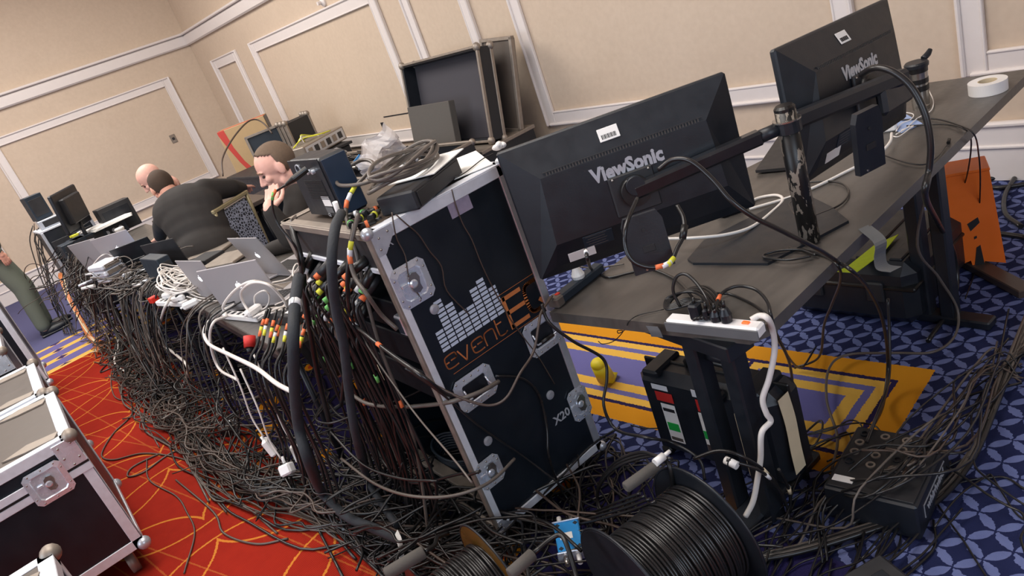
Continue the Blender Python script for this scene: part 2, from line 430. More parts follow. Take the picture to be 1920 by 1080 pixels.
def panelframe(T, s0, s1, z0, z1, w=.1):
    mb = MB().at(*T); 
    for (a, bb, c, d) in ((s0, s0+w, z0, z1), (s1-w, s1, z0, z1), (s0+w, s1-w, z0, z0+w), (s0+w, s1-w, z1-w, z1)):
        mb.box(((a+bb)/2, .012, (c+d)/2), (bb-a, .024, d-c), .006)
        # raised outer lip and inner bead
        if bb-a < d-c:
            o_ = a if a == s0 else bb; i_ = bb if a == s0 else a; sg = 1 if a == s0 else -1
            mb.box((o_+sg*.012, .024, (c+d)/2), (.024, .034, d-c), .008); mb.box((i_-sg*.008, .018, (c+d)/2), (.014, .024, d-c), .004)
        else:
            up = c == z0; o_ = c if up else d; i_ = d if up else c; sg = 1 if up else -1
            mb.box(((a+bb)/2, .024, o_+sg*.012), (bb-a+.16, .034, .024), .008); mb.box(((a+bb)/2, .018, i_-sg*.008), (bb-a, .024, .014), .004)
    return trim(mb)
TB = (RB, tuple(b0)); zt, zb = 2.12, .55
sx_ = lambda *p: [sB(*q)[0] for q in p]
p1 = sx_((397, 113), (441, 90)); panelframe(TB, p1[1], p1[0], zb, zt, .14)
p2 = sx_((467, 79), (755, 122)); panelframe(TB, p2[1], p2[0], zb, zt, .14)
p3 = sx_((753, 0), (879, 0)); panelframe(TB, p3[1], p3[0], zb, zt, .12)
p4 = sx_((1028, 227), (1601, 0)); panelframe(TB, p4[1], p4[0], zb, zt, .12)
p5 = sx_((1803, 102)); panelframe(TB, p5[0]-3.2, p5[0], zb+.02, zt, .12)
RA = np.array([[0, -1., 0], [1., 0, 0], [0, 0, 1.]]); TA = (RA, (WX, 0, 0))   # local x = +y, local y = -x (into the room)
panelframe(TA, -3.06, -.42, .47, 2.13, .12); panelframe(TA, .1, 3.2, .47, 2.13, .12)
for T, a0, a1 in ((TB, -3, 10.85), (TA, -3.57, 7)):
    trim(MB().at(*T).box(((a0+a1)/2, .03, 2.53), (a1-a0, .06, .16), .02).box(((a0+a1)/2, .045, 2.63), (a1-a0, .09, .035), .01))
for T, a0, a1, nm in ((TB, -3, 10.85, 'baseboard_right'), (TA, -3.57, 7, 'baseboard_far')):
    S(MB().at(*T).box(((a0+a1)/2, .012, .15), (a1-a0, .024, .30), .004).box(((a0+a1)/2, .02, .31), (a1-a0, .04, .03), .01).box(((a0+a1)/2, .018, .19), (a1-a0, .036, .02), .006), nm, 'trim')
# wall outlet, little hatch line, sprinkler
o = thing('wall_outlet', 'small grey wall outlet plate inside the far wall panel', 'outlet', Xp(325, 260, WX))
MB().box((-.006, 0, 0), (.012, .085, .13), .004).build('cover_plate', 'alud', o); MB().box((-.014, 0, 0), (.006, .04, .04), .004).build('socket', 'dark', o)
s1, z1 = sB(745, 222); pz = b0+eB*s1; pz[2] = .85
o = thing('wall_slot', 'thin dark slot line low in the wall panel beside the upright case lid', 'slot', pz, RB)
MB().box((0, .002, 0), (.55, .004, .012)).build('slot', 'dark', o)
s1, z1 = sB(722, 243); pz = b0+eB*s1; pz[2] = .74
o = thing('wall_outlet', 'tiny dark outlet on the wall just above the panel bottom moulding', 'outlet', pz, RB)
MB().box((0, .004, 0), (.07, .008, .11), .003).build('cover_plate', 'dark', o)
s1, z1 = sB(607, 3); pz = b0+eB*s1; pz[2] = z1
o = thing('sprinkler_head', 'small white and brass sprinkler head near the top of the wall panel', 'sprinkler', pz, RB)
MB().lathe([(0, 0), (.05, 0), (.05, .02), (.02, .04), (.02, .08), (0, .08)], R=np.array([[1, 0, 0], [0, 0, 1.], [0, -1., 0]])@np.eye(3)).build('escutcheon', 'trim', o)
# ------------------------------------------------------------------ tables
def folding_table(label, x0, x1, y0, y1, zt=.75, mtop='desk', group=None):
    cx, cy = (x0+x1)/2, (y0+y1)/2; L, W_ = x1-x0, y1-y0
    o = thing('folding_table', label, 'table', (cx, cy, 0), None, group)
    MB().box((0, 0, zt-.02), (L, W_, .04), .004).build('tabletop', mtop, o)
    MB().box((0, W_/2-.02, zt-.06), (L-.1, .02, .05), .003).box((0, -W_/2+.02, zt-.06), (L-.1, .02, .05), .003).build('apron', 'dark', o)
    for sx in (-1, 1):
        for sy in (-1, 1): MB().cyl((sx*(L/2-.18), sy*(W_/2-.1), zt-.04), (sx*(L/2-.14), sy*(W_/2-.06), 0), .014).build('leg', 'black', o)
        MB().cyl((sx*(L/2-.16), W_/2-.08, .3), (sx*(L/2-.16), -W_/2+.08, .3), .01).build('crossbar', 'black', o)
    return o
TY0, TY1 = -1.30, -.56
folding_table('black folding table under the silver laptops beside the road case', 2.95, 4.78, -1.30, -.6)
folding_table('black folding table holding the open dark laptop with the blue screen', 4.82, 6.65, -1.22, -.5)
folding_table('black folding table at the far end of the row under the monitors', 6.69, 8.52, -1.16, -.42)
folding_table('brown folding table against the far end holding a white laptop', 6.7, 8.5, -1.95, -1.22, .75, 'lamb')
# main desk (quadrilateral)
dq = [(1.87, -1.235), (1.135, -1.375), (1.235, -3.42), (1.62, -3.36), (1.96, -3.30)]
dq = [(1.875, -1.225), (1.16, -1.325), (1.13, -1.39), (1.225, -3.42), (1.66, -3.36), (1.93, -2.4)]
desk = thing('work_desk', 'long dark streaked desk carrying the two big monitors', 'desk', (1.5, -2.3, 0))
q = [(x-1.5, y+2.3) for x, y in dq]
MB().prism(q, .038, o=(0, 0, .712)).build('desktop', 'desk', desk)
MB().at(Rz(-7.5), (1.53-1.5, -1.345+2.3, .690)).box((-.12, -.03, 0), (.42, .10, .05), .004).build('front_rail', 'black', desk)
for (lx, ly) in ((1.395, -1.36), (1.275, -1.375)):
    MB().box((lx-1.5, ly+2.3, .36), (.052, .065, .70), .006).build('leg', 'black', desk)
MB().box((1.33-1.5, -1.37+2.3, .02), (.09, .62, .035), .008).build('foot', 'black', desk)
MB().cyl((1.395-1.5, -1.38+2.3, .60), (1.275-1.5, -1.38+2.3, .60), .02).build('brace', 'black', desk)
MB().cyl((1.35-1.5, -1.40+2.3, .62), (1.42-1.5, -1.62+2.3, .50), .012).build('brace', 'black', desk)
for (lx, ly) in ((1.27, -2.62), (1.36, -2.62)):
    MB().box((lx-1.5, ly+2.3, .36), (.055, .06, .70), .006).build('leg', 'black', desk)
MB().box((1.33-1.5, -2.62+2.3, .02), (.42, .07, .035), .006).build('foot', 'black', desk)
# ------------------------------------------------------------------ road case hardware
FX = np.array([[0, 0, -1.], [-1., 0, 0], [0, 1., 0]])      # local x -> -y, local y -> z, local z -> -x  (face looking at the camera)
def recessed_handle(parent, R, o, w=.165, h=.115):
    P = MB().at(R, o)
    ow, oh, iw, ih = w/2, h/2, w/2-.026, h/2-.024
    rr = lambda a, b_, c: [(a-c, b_), (-a+c, b_), (-a, b_-c), (-a, -b_+c), (-a+c, -b_), (a-c, -b_), (a, -b_+c), (a, b_-c)]
    O, I = rr(ow, oh, .018), rr(iw, ih, .01)
    vs = [(x, y, .003) for x, y in O]+[(x, y, .006) for x, y in I]+[(x*.94, y*.9, .0005) for x, y in I]+[(x, y, 0) for x, y in O]
    fs = [(i, (i+1) % 8, 8+(i+1) % 8, 8+i) for i in range(8)]+[(8+i, 8+(i+1) % 8, 16+(i+1) % 8, 16+i) for i in range(8)]+[tuple(16+i for i in range(8))]+[(24+i, 24+(i+1) % 8, (i+1) % 8, i) for i in range(8)]
    P.add(vs, fs); pl = P.build('handle_plate', 'chrome', parent)
    MB().at(R, o).box((0, 0, .002), (iw*1.8, ih*1.7, .002)).build('recess', 'black', pl)
    MB().at(R, o).tube([(-iw+.006, ih*.5, .004), (-iw+.006, 0, .016), (-iw+.006, -ih*.4, .018), (iw-.006, -ih*.4, .018), (iw-.006, 0, .016), (iw-.006, ih*.5, .004)], .0035, 6, 2).build('bail', 'chrome', pl)
    MB().at(R, o).cyl((-iw+.02, -ih*.4, .018), (iw-.02, -ih*.4, .018), .0075, seg=12).build('grip', 'rubber', pl)
    r = MB().at(R, o)
    for i in range(-2, 3):
        for sy in (-1, 1): r.ell((i*w*.2, sy*(oh-.010), .004), (.0038, .0038, .002), seg=8, rings=4)
    r.build('rivets', 'steel', pl, 'stuff')
    return pl
def butterfly_latch(parent, R, o, w=.115, h=.125, closed=True):
    rr = lambda a, b_, c: [(a-c, b_), (-a+c, b_), (-a, b_-c), (-a, -b_+c), (-a+c, -b_), (a-c, -b_), (a, -b_+c), (a, b_-c)]
    O, I = rr(w/2, h/2, .016), rr(w/2-.02, h/2-.02, .012)
    vs = [(x, y, .003) for x, y in O]+[(x, y, .0055) for x, y in I]+[(x*.93, y*.93, .001) for x, y in I]+[(x, y, 0) for x, y in O]
    fs = [(i, (i+1) % 8, 8+(i+1) % 8, 8+i) for i in range(8)]+[(8+i, 8+(i+1) % 8, 16+(i+1) % 8, 16+i) for i in range(8)]+[tuple(16+i for i in range(8))]+[(24+i, 24+(i+1) % 8, (i+1) % 8, i) for i in range(8)]
    pl = MB().at(R, o).add(vs, fs).build('latch_plate', 'chrome', parent)
    wing = [(-.012, -.026), (.004, -.034), (.018, -.026), (.016, -.008), (.022, .012), (.016, .03), (.0, .034), (-.014, .024), (-.018, .0)]
    MB().at(R, o).prism(wing, .003, o=(.004, 0, .007)).build('latch_wing', 'steel', pl)
    MB().at(R, o).lathe([(0, .0), (.014, .0), (.014, .010), (.009, .013), (0, .013)], seg=14).build('latch_hub', 'chrome', pl)
    MB().at(R, o).box((-.03, .006, .006), (.022, .012, .006), .002).build('hook', 'chrome', pl)
    r = MB().at(R, o)
    for i in (-1, 0, 1):
        for sy in (-1, 1): r.ell((i*w*.33, sy*(h/2-.009), .004), (.0038, .0038, .002), seg=8, rings=4)
    for i in (-.5, .5):
        for sx in (-1, 1): r.ell((sx*(w/2-.009), i*h*.5, .004), (.0038, .0038, .002), seg=8, rings=4)
    r.build('rivets', 'steel', pl, 'stuff')
    return pl
# ------------------------------------------------------------------ the big rack road case
cx0, cx1, cy0, cy1, cz0, cz1 = 1.95, 2.68, -.775, -1.295, .10, 1.26
rc = thing('rack_road_case', 'tall black rack road case with silver edges and an equaliser logo', 'road case', (1.95, -.775, 0))
o_ = (-1.95, .775, 0)
def RCB(): return MB().at(None, o_)
wt = .012
RCB().box((cx0+wt/2+.003, (cy0+cy1)/2, (cz0+cz1)/2), (wt, .52, 1.16)).build('side_panel', 'lam', rc)
RCB().box((cx1-wt/2-.003, (cy0+cy1)/2, (cz0+cz1)/2), (wt, .52, 1.16)).build('side_panel', 'lam', rc)
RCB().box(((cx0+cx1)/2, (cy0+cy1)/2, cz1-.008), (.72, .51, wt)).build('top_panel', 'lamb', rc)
RCB().box(((cx0+cx1)/2, (cy0+cy1)/2, cz0+.008), (.72, .51, wt)).build('bottom_panel', 'lam', rc)
RCB().box(((cx0+cx1)/2, cy1+.008, (cz0+cz1)/2), (.72, wt, 1.15)).build('back_panel', 'lam', rc)
# edge extrusions on the face that looks at the camera
ew = .042
for (y0, y1, z0, z1, mm) in ((cy0, cy0-ew*.62, cz0, cz1, 'aluw'), (cy1+.03, cy1, cz0, cz1, 'alu'), (cy0, cy1, cz1-ew*.9, cz1, 'aluw'), (cy0, cy1, cz0, cz0+.03, 'aluw')):
    RCB().box((cx0-.001, (y0+y1)/2, (z0+z1)/2), (.008, abs(y1-y0), z1-z0), .002).build('edge_extrusion', mm, rc)
# wrap-over onto top and open side
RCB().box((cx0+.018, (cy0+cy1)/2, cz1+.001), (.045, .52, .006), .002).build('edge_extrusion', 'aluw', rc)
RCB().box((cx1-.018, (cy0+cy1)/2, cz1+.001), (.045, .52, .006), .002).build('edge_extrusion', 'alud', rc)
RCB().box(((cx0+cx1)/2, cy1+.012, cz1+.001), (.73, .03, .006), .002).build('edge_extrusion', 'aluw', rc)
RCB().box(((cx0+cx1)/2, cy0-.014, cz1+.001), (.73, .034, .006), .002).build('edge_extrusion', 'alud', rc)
for xx in (cx0+.008, cx1-.008):
    RCB().box((xx, cy0+.002, (cz0+cz1)/2), (.026, .012, 1.15), .003).build('rail', 'alud', rc)
RCB().box(((cx0+cx1)/2, cy0+.001, cz1-.012), (.72, .010, .024), .003).build('rail', 'alud', rc)
RCB().box(((cx0+cx1)/2, cy0+.001, cz1-.125), (.70, .010, .018), .003).build('rail', 'aluw', rc)
RCB().box(((cx0+cx1)/2, cy0-.006, cz1-.07), (.70, .012, .095), .003).build('drawer_front', 'dark', rc)
RCB().box(((cx0+cx1)/2, cy0+.001, cz0+.02), (.72, .014, .035), .004).build('rail', 'alud', rc)
RCB().box(((cx0+cx1)/2, cy0-.06, cz0+.05), (.66, .05, .02), .004).build('rail', 'alud', rc)
for xx in (cx0+.09, cx1-.09): RCB().box((xx, cy0-.03, .6), (.018, .018, .95), .002).build('rack_strip', 'dark', rc)
for i, zz in enumerate((.93, .80, .66)):
    RCB().box(((cx0+cx1)/2, cy0-.16, zz), (.5, .24, .11), .004).build('rack_unit', 'black', rc)
# corners
def corner(parent, R, o, s=.05, mm='chrome'):
    p = MB().at(R, o).prism([(0, 0), (s, 0), (s, -s*.35), (s*.35, -s), (0, -s)], .004, o=(0, 0, .003)).build('corner_plate', mm, parent)
    r = MB().at(R, o)
    for q_ in ((s*.3, -s*.3), (s*.75, -s*.2), (s*.2, -s*.75)): r.ell((*q_, .008), (.004, .004, .002), seg=8, rings=4)
    r.build('rivets', 'steel', p, 'stuff')
L = lambda y, z, d=-.002: (d, y+.775, z)     # local position on the camera-side face
corner(rc, FX, L(cy0, cz1), .075, 'alu'); corner(rc, FX@np.diag([1, -1, 1.]), L(cy0, cz0), .05, 'alu')
for (yy, zz) in ((cy0, cz1), (cy0, cz0), (cy1, cz0), (cy1, cz1)):
    RCB().ell((cx0+.004, yy, zz), (.02, .02, .02), seg=12, rings=8).build('corner_ball', 'alu', rc)
butterfly_latch(rc, FX, L(-.842, 1.062), .125, .135); butterfly_latch(rc, FX, L(-.828, .335), .10, .11)
butterfly_latch(rc, FX, L(-1.262, .325), .09, .13); recessed_handle(rc, FX, L(-.90, .636), .155, .12); recessed_handle(rc, FX, L(-1.215, .655), .15, .13)
for (yy, zz) in ((-.877, .95), (-1.16, .43), (-.868, .437)):
    MB().at(FX, L(yy, zz, .003)).lathe([(0, 0), (.017, 0), (.017, .003), (.008, .005), (0, .005)], seg=16).build('bolt_washer', 'alu', rc)
# printed logo: equaliser bars
ny = [5, 11, 9, 6, 6, 9, 10, 7]
for i, nn_ in enumerate(ny):
    mb = MB().at(FX, (-.0, .775, 0))
    for k in range(nn_):
        mb.box((.847+i*.0335+.015, .806+k*.0153+.0058, -.0-.0), (.029, .0105, .0012))
    mb.at(None)
    ob_ = mb.build('equaliser_bar', 'logow', rc)
    ob_.location.x = .0025
def strokes(parent, name, lines, wd, m, o, sx, sy):
    """thin flat printed strokes on the camera-side face; points in letter units"""
    mb = MB().at(FX, o)
    for ln_ in lines:
        Q = catmull([(x*sx, y*sy, 0) for x, y in ln_], 5) if len(ln_) > 2 else V3([(x*sx, y*sy, 0) for x, y in ln_])
        for a_, b_ in zip(Q[:-1], Q[1:]):
            d_ = b_-a_; l_ = np.linalg.norm(d_)
            if l_ < 1e-6: continue
            n_ = np.array([-d_[1], d_[0], 0])/l_*wd/2; e_ = d_/l_*wd*.2
            mb.add([a_-n_-e_, b_-n_+e_, b_+n_+e_, a_+n_-e_], [(0, 1, 2, 3)])
    return mb.build(name, m, parent)
ee = [[(.05, .52), (.95, .6), (.9, .95), (.5, 1.0), (.08, .85), (.0, .45), (.12, .08), (.55, 0), (.95, .06)]]
LT_ = dict(e=[[(.5, .55), (.9, .56), (1, .66), (.93, .95), (.5, 1), (.08, .9), (0, .5), (.08, .1), (.5, 0), (.95, .03)], [(.05, .5), (.3, .5)]],
           v=[[(0, 1), (.45, 0)], [(.45, 0), (.9, 1)]], n=[[(0, 0), (0, .6), (.1, .92), (.5, 1), (.85, .92), (.92, .6), (.92, 0)]],
           t=[[(.1, 1.4), (.1, .4), (.2, .06), (.6, 0), (.85, .1)], [(.1, 1), (.6, 1)]])
xq = .838
for i, ch in enumerate('event'):
    strokes(rc, 'printed_letter', LT_[ch], .0048, 'logoo', (.0022, .775-xq, .737+(.006 if i == 0 else 0)), .046, .046); xq += .0545 if ch != 'n' else .052
strokes(rc, 'printed_letter', [[(.0, -.05), (.0, 1.05)], [(0, 1), (1, 1)], [(0, .5), (1, .5)], [(0, 0), (1, 0)]], .015, 'logoo', (.0018, .775-1.118, .742), .075, .105)
strokes(rc, 'printed_letter', [[(.5, 1), (.15, .97), (.0, .75), (0, .25), (.15, .03), (.5, 0), (.85, .03), (1, .25), (1, .75), (.85, .97), (.5, 1)], [(.6, .3), (.95, -.05)]], .014, 'logoo', (.0018, .775-1.206, .742), .085, .105)
strokes(rc, 'printed_line', [[(0, 0), (1, 0)]], .0015, 'logoo', (.0018, .775-.85, .722), .40, 1)
strokes(rc, 'printed_line', [[(0, 0), (1, 0)]], .0015, 'logoo', (.0018, .775-1.1, .868), .19, 1)
text('stencilled_lettering', 'X20', .046, 'letter', rc, FX, L(-1.175, .325, .002), bold=.001)
text('chalk_letter', 'R', .035, 'letter', rc, FX, L(-.828, 1.207, .002))
MB().at(FX, L(-1.095, 1.20, .0025)).box((0, 0, .001), (.085, .05, .001)).build('faded_sticker', mat('faded_sticker', (150, 140, 160), .6, var=.25, vs=60), rc)
for xx in (cx0+.07, cx1-.07):
    for yy in (cy0-.06, cy1+.06):
        p = RCB().lathe([(0, 0), (.045, 0), (.045, .03), (0, .03)], (xx, yy+.015, .045), Rx(90), 16).build('caster', 'rubber', rc)
        RCB().box((xx, yy, .088), (.07, .06, .02), .003).build('caster_plate', 'alud', p)
# coil and lit port inside the rack
o = thing('cable_coil', 'dark blue cable coil lying inside the open rack bay', 'cable coil', (2.42, -.93, .115))
mb = MB()
for k in range(7):
    t = np.linspace(0, 2*np.pi, 25); mb.tube(np.stack([(.12+.004*k)*np.cos(t), .5*(.12+.004*k)*np.sin(t), .012+.011*k+0*t], 1), .006, 6, cap=False)
mb.build('windings', 'navy', o)
o = thing('power_inlet', 'small blue framed power inlet at the edge of the rack opening', 'socket', (2.03, -.79, .93))
MB().box((0, 0, 0), (.045, .02, .07), .004).build('frame', 'chrome', o); MB().box((0, .011, 0), (.032, .004, .055), .003).build('inlet', 'navy', o)
# ------------------------------------------------------------------ monitors
def monitor(label, loc, R, w_=.64, h_=.385, sticker=True, lower_label=True):
    """back looks towards local -y; centre of the panel at the origin"""
    o = thing('monitor', label, 'monitor', loc, R)
    hw, hh = w_/2, h_/2
    MB().box((0, .012, 0), (w_, .022, h_), .006).build('bezel', 'black', o)
    MB().box((0, .024, 0), (w_-.03, .002, h_-.03)).build('screen', 'key', o)
    # back shell with sloping sides
    ins = [(hw, hh), (hw-.075, hh-.085)]; yb = -.045
    lo = -hh+.10
    vs = [(-hw+.004, .002, hh-.004), (hw-.004, .002, hh-.004), (hw-.004, .002, -hh+.004), (-hw+.004, .002, -hh+.004),
          (-hw+.09, yb, hh-.095), (hw-.09, yb, hh-.095), (hw-.075, yb, lo), (-hw+.075, yb, lo),
          (-hw+.055, yb+.03, -hh+.03), (hw-.055, yb+.03, -hh+.03)]
    fs = [(0, 4, 5, 1)[::-1], (1, 5, 6, 2)[::-1], (6, 9, 2)[::-1], (4, 7, 6, 5)[::-1], (7, 8, 9, 6)[::-1], (0, 3, 7, 4)[::-1], (3, 8, 7)[::-1], (3, 2, 9, 8)[::-1]]
    sh = MB().add(vs, fs).build('back_shell', 'black', o)
    mb = MB()
    for i in range(52): mb.box((-hw+.11+i*(w_-.22)/51, yb+.004, hh-.089), (.0035, .006, .011))
    mb.build('vent_slots', 'foam', sh, 'stuff')
    MB().box((0, yb+.002, hh-.083), (w_-.2, .004, .002)).build('vent_ridge', 'dark', sh)
    RF = np.array([[1, 0, 0], [0, 0, -1.], [0, 1., 0]])
    text('brand_lettering', 'ViewSonic', .054, 'letter', o, RF, (0, yb-.001, .053), bold=.0024, sx=.88)
    MB().box((0, yb-.004, -.02), (.125, .012, .115), .004).build('mount_plate', 'dark', o)
    if sticker:
        s_ = MB().box((-.02, -.0215, hh-.045), (.056, .002, .036), .001, Rx(-26)).build('asset_sticker', 'paper', o)
        mb = MB()
        for i in range(14): mb.box((-.04+i*.0029, -.0252, hh-.050), (.0012 if i % 3 else .0022, .001, .012), 0, Rx(-26))
        mb.build('barcode', 'key', s_)
    if lower_label:
        MB().box((-hw+.135, -.0225, -hh+.045), (.078, .002, .032), .001, Rx(23)).build('serial_label', 'paper', o)
        l_ = MB().box((-hw+.19, -.0350, -hh+.075), (.085, .002, .045), .001, Rx(23)).build('rating_label', 'navy', o)
        mb = MB()
        for k in range(5): mb.box((-hw+.185, -.0294-.0034*k, -hh+.060+k*.008), (.06-.01*(k % 2), .001, .0016), 0, Rx(23))
        mb.build('label_print', 'cableg', l_)
    MB().box((-.03, yb+.018, -hh+.085), (.03, .006, .012), .002).build('port', 'key', o)
    for sx in (-1, 1): MB().ell((sx*.05, yb-.011, .03), (.004, .003, .004), seg=8, rings=4).build('screw', 'steel', o)
    return o
R1 = Rz(-124.8)@Rx(-2.2)
# local +x runs to picture-right as seen from behind when the back (-y) faces the camera
mon1 = monitor('big black monitor seen from behind in the middle of the picture', (1.617, -1.495, 1.109), R1*1.12)
R2 = Rz(-88)@Rx(-3.4)@Ry(4)
mon2 = monitor('black monitor seen from behind at the top right, turned edge-on, beside the steel mug', (1.351, -2.298, 1.089), R2*1.12, sticker=True)
# ------------------------------------------------------------------ dual arm stand
px_, py_ = 1.278, -1.835
st = thing('monitor_arm_stand', 'chipped black pole stand with two arms holding the monitors', 'monitor stand', (px_, py_, .75))
bq = [Zp(*q_, .75)[:2]-(px_, py_) for q_ in ((1592, 418), (1560, 392), (1500, 362), (1440, 395), (1320, 455), (1290, 490), (1300, 497), (1440, 498))]
MB().prism(bq, .009, o=(0, 0, 0)).build('base_plate', 'black', st)
MB().cyl((0, 0, .008), (0, 0, .43), .030, seg=20).build('pole', 'post', st)
MB().lathe([(0, .43), (.0305, .43), (.0305, .438), (.024, .445), (0, .445)], seg=20).build('pole_cap', 'rubber', st)
MB().lathe([(.030, .365), (.038, .365), (.038, .402), (.030, .402)], seg=20).build('collar', 'black', st)
MB().lathe([(.030, .40), (.041, .40), (.041, .404), (.030, .404)], seg=24).build('ring', 'steel', st)
def toL(p): return V3(p)-(px_, py_, .75)
a0 = toL((px_, py_, 1.135)); m1 = V3((1.617, -1.495, 1.10))+R1@V3((0, -.085, -.005)); a1 = toL(m1)
dv = (a1-a0); dv /= np.linalg.norm(dv)
k_ = a0+dv*.09
arm = MB().cyl(a0+dv*.02, k_, .02).build('arm_joint', 'black', st)
fr = frame(dv)
MB().at(fr, tuple(k_)).box((0, 0, (np.linalg.norm(a1-k_))/2), (.042, .044, np.linalg.norm(a1-k_)+.02), .008).build('arm', mat('satin_black_tube', (30, 32, 36), .22, var=.08), st)
MB().at(fr, tuple(k_)).box((-.017, 0, np.linalg.norm(a1-k_)/2), (.003, .03, np.linalg.norm(a1-k_)), .001).build('arm_trim', 'dark', st)
MB().cyl(a1+R1@V3((0, -.01, 0)), a1+R1@V3((0, .035, 0)), .045, seg=24).build('swivel_head', 'rubber', st)
MB().cyl(a1+R1@V3((.0, -.02, 0.02)), a1+R1@V3((0, .0, .02)), .028, seg=20).build('knob', 'black', st)
m2 = V3((1.351, -2.298, 1.09))+R2@V3((0, -.08, -.01)); a2 = toL(m2)
e2 = toL(Dp(1690, 165, 1.72)); 
e2 = a2+R2@V3((.05, -.06, .0)); MB().at(frame(e2-a0-V3((0, -.03, 0))), tuple(a0+(0, -.03, 0))).box((0, 0, np.linalg.norm(e2-a0)/2), (.045, .05, np.linalg.norm(e2-a0)), .01).build('arm', 'black', st)
MB().at(R2, tuple(a2+R2@V3((.03, -.05, -.045)))).box((0, 0, 0), (.20, .035, .09), .012).build('arm_shroud', 'black', st)
MB().cyl(a2, a2+R2@V3((0, .035, 0)), .04, seg=20).build('swivel_head', 'rubber', st)
MB().tube([e2, a2], [.02, .02], 10).build('arm_joint', 'black', st)
# stand necks left hanging / cable brackets
def bracket(label, loc, R, w_=.085, h_=.13):
    o = thing('cable_bracket', label, 'bracket', loc, R)
    a, c = w_/2, h_/2
    pts = [(-a, -c), (a, -c), (a, c*.7), (a*.8, c), (-a*.8, c), (-a, c*.7)]
    RF = np.array([[1, 0, 0], [0, 0, -1.], [0, 1., 0]])
    MB().at(RF, (0, 0, 0)).prism(pts, .018).build('plate', 'black', o)
    MB().box((0, -.019, -.015), (.032, .003, .018), .001).build('slot', 'key', o)
    MB().cyl((0, -.017, .035), (0, -.021, .035), .005, seg=10).build('hole', 'key', o)
    MB().cyl((-.02, -.017, -c+.008), (-.02, -.021, -c+.008), .003, seg=8).build('screw', 'steel', o)
    return o
bracket('black slotted bracket box hanging below the middle monitor', Dp(1212, 452, 1.86), Rz(-128)@Rx(-6)@Ry(0), .105, .15)
bracket('black slotted bracket box hanging below the edge-on monitor', Dp(1622, 262, 1.95), Rz(-106)@Rx(4), .09, .17)
o = thing('display_stand', 'grey-brown flat monitor foot lying on the desk behind the pole', 'monitor foot', Zp(1450, 315, .75))
q_ = [Zp(*p_, .75)[:2]-Zp(1450, 315, .75)[:2] for p_ in ((1418, 328), (1462, 262), (1500, 250), (1530, 318))]
MB().prism(q_, .012, o=(0, 0, .008)).build('slab', 'dark', o); MB().prism([(x*.7, y*.7) for x, y in q_], .008, o=(0, 0, 0)).build('pad', 'rubber', o)
o = thing('display_stand', 'black monitor foot corner poking out below the middle monitor', 'monitor foot', Zp(1370, 400, .75))
MB().box((0, 0, .035), (.09, .06, .07), .01, Rz(55)).build('slab', 'black', o)
# ------------------------------------------------------------------ things on the desk
c_ = Zp(1728, 203, .75); Rm = np.eye(3)
o = thing('travel_mug', 'stainless travel mug with black bands standing on the desk', 'mug', (c_[0], c_[1], .75), np.eye(3)*1.1)
MB().lathe([(0, 0), (.029, 0), (.030, .02), (.031, .07)], seg=32).build('body', 'steel', o)
for a, c, mm in ((.07, .09, 'rubber'), (.09, .098, 'steel'), (.098, .116, 'rubber'), (.116, .139, 'steel'), (.139, .158, 'rubber')):
    r0 = .0315+(a-.07)*.045; MB().lathe([(0, a), (r0+.001*(mm == 'rubber'), a), (r0+.001*(mm == 'rubber')+.0008, c), (0, c)], seg=32).build('band', mm, o)
MB().lathe([(0, .158), (.040, .158), (.041, .17), (.036, .176), (0, .176)], seg=32).build('lid', 'black', o)
MB().tube([(-.012, -.03, .176), (-.02, -.05, .186), (-.024, -.064, .198)], [.011, .011, .008], 8, 3).build('lid_spout', 'black', o)
c_ = Zp(1853, 172, .75)
o = thing('tape_roll', 'roll of white gaffer tape lying on the far desk corner', 'tape', (c_[0], c_[1], .751))
MB().lathe([(.034, 0), (.068, 0), (.068, .045), (.034, .045), (.034, 0)], seg=48).build('tape', 'white', o)
MB().lathe([(.031, .0), (.0345, .0), (.0345, .0445), (.031, .0445), (.031, 0)], seg=48).build('core', 'cream', o)
# white power strip at the desk front
pa, pb = Zp(1262, 597, .78), Zp(1418, 612, .78); cc = (pa+pb)/2; ang = math.degrees(math.atan2(*(pb-pa)[1::-1]))
o = thing('power_strip', 'white power strip taped along the near edge of the desk', 'power strip', (cc[0], cc[1], .752), Rz(ang))
Lp = np.linalg.norm((pb-pa)[:2])+.03
MB().box((0, 0, .018), (Lp, .042, .034), .006).build('housing', 'white', o)
MB().box((.35*Lp, -.0, .037), (.02, .013, .006), .002).build('rocker_switch', 'redlit', o)
MB().box((.0, .023 if False else -.024, .014), (Lp, .004, .03), .001).build('grey_tape', 'duct', o)
MB().box((0, .024, .014), (Lp*.97, .004, .03), .001).build('grey_tape', 'duct', o)
for i, (xx, hh_) in enumerate(((-.045, .048), (-.012, .036), (.014, .034), (.045, .044))):
    pg = thing('plug', ['square black power adapter, leftmost in the white power strip', 'slim black plug second in the white power strip', 'rounded black plug third in the white power strip', 'round black plug nearest the lit switch of the power strip'][i], 'plug', (cc[0], cc[1], .79))
    pg.matrix_world = Matrix(Rz(ang).tolist()).to_4x4(); pg.location = Vector(cc)+Vector((Rz(ang)@V3((xx, 0, 0))).tolist()); pg.location.z = .788
    if i == 0: MB().box((0, 0, hh_/2), (.03, .032, hh_), .005).build('body', 'black', pg)
    elif i == 1: MB().box((0, 0, hh_/2), (.015, .028, hh_), .005).build('body', 'black', pg)
    else: MB().lathe([(0, 0), (.015, 0), (.0165, hh_*.5), (.010, hh_*.9), (0, hh_)], seg=14).build('body', 'black', pg)
    MB().cyl((0, 0, hh_-.002), (0, .006, hh_+.016), .0045, seg=8).build('strain_relief', 'rubber', pg)
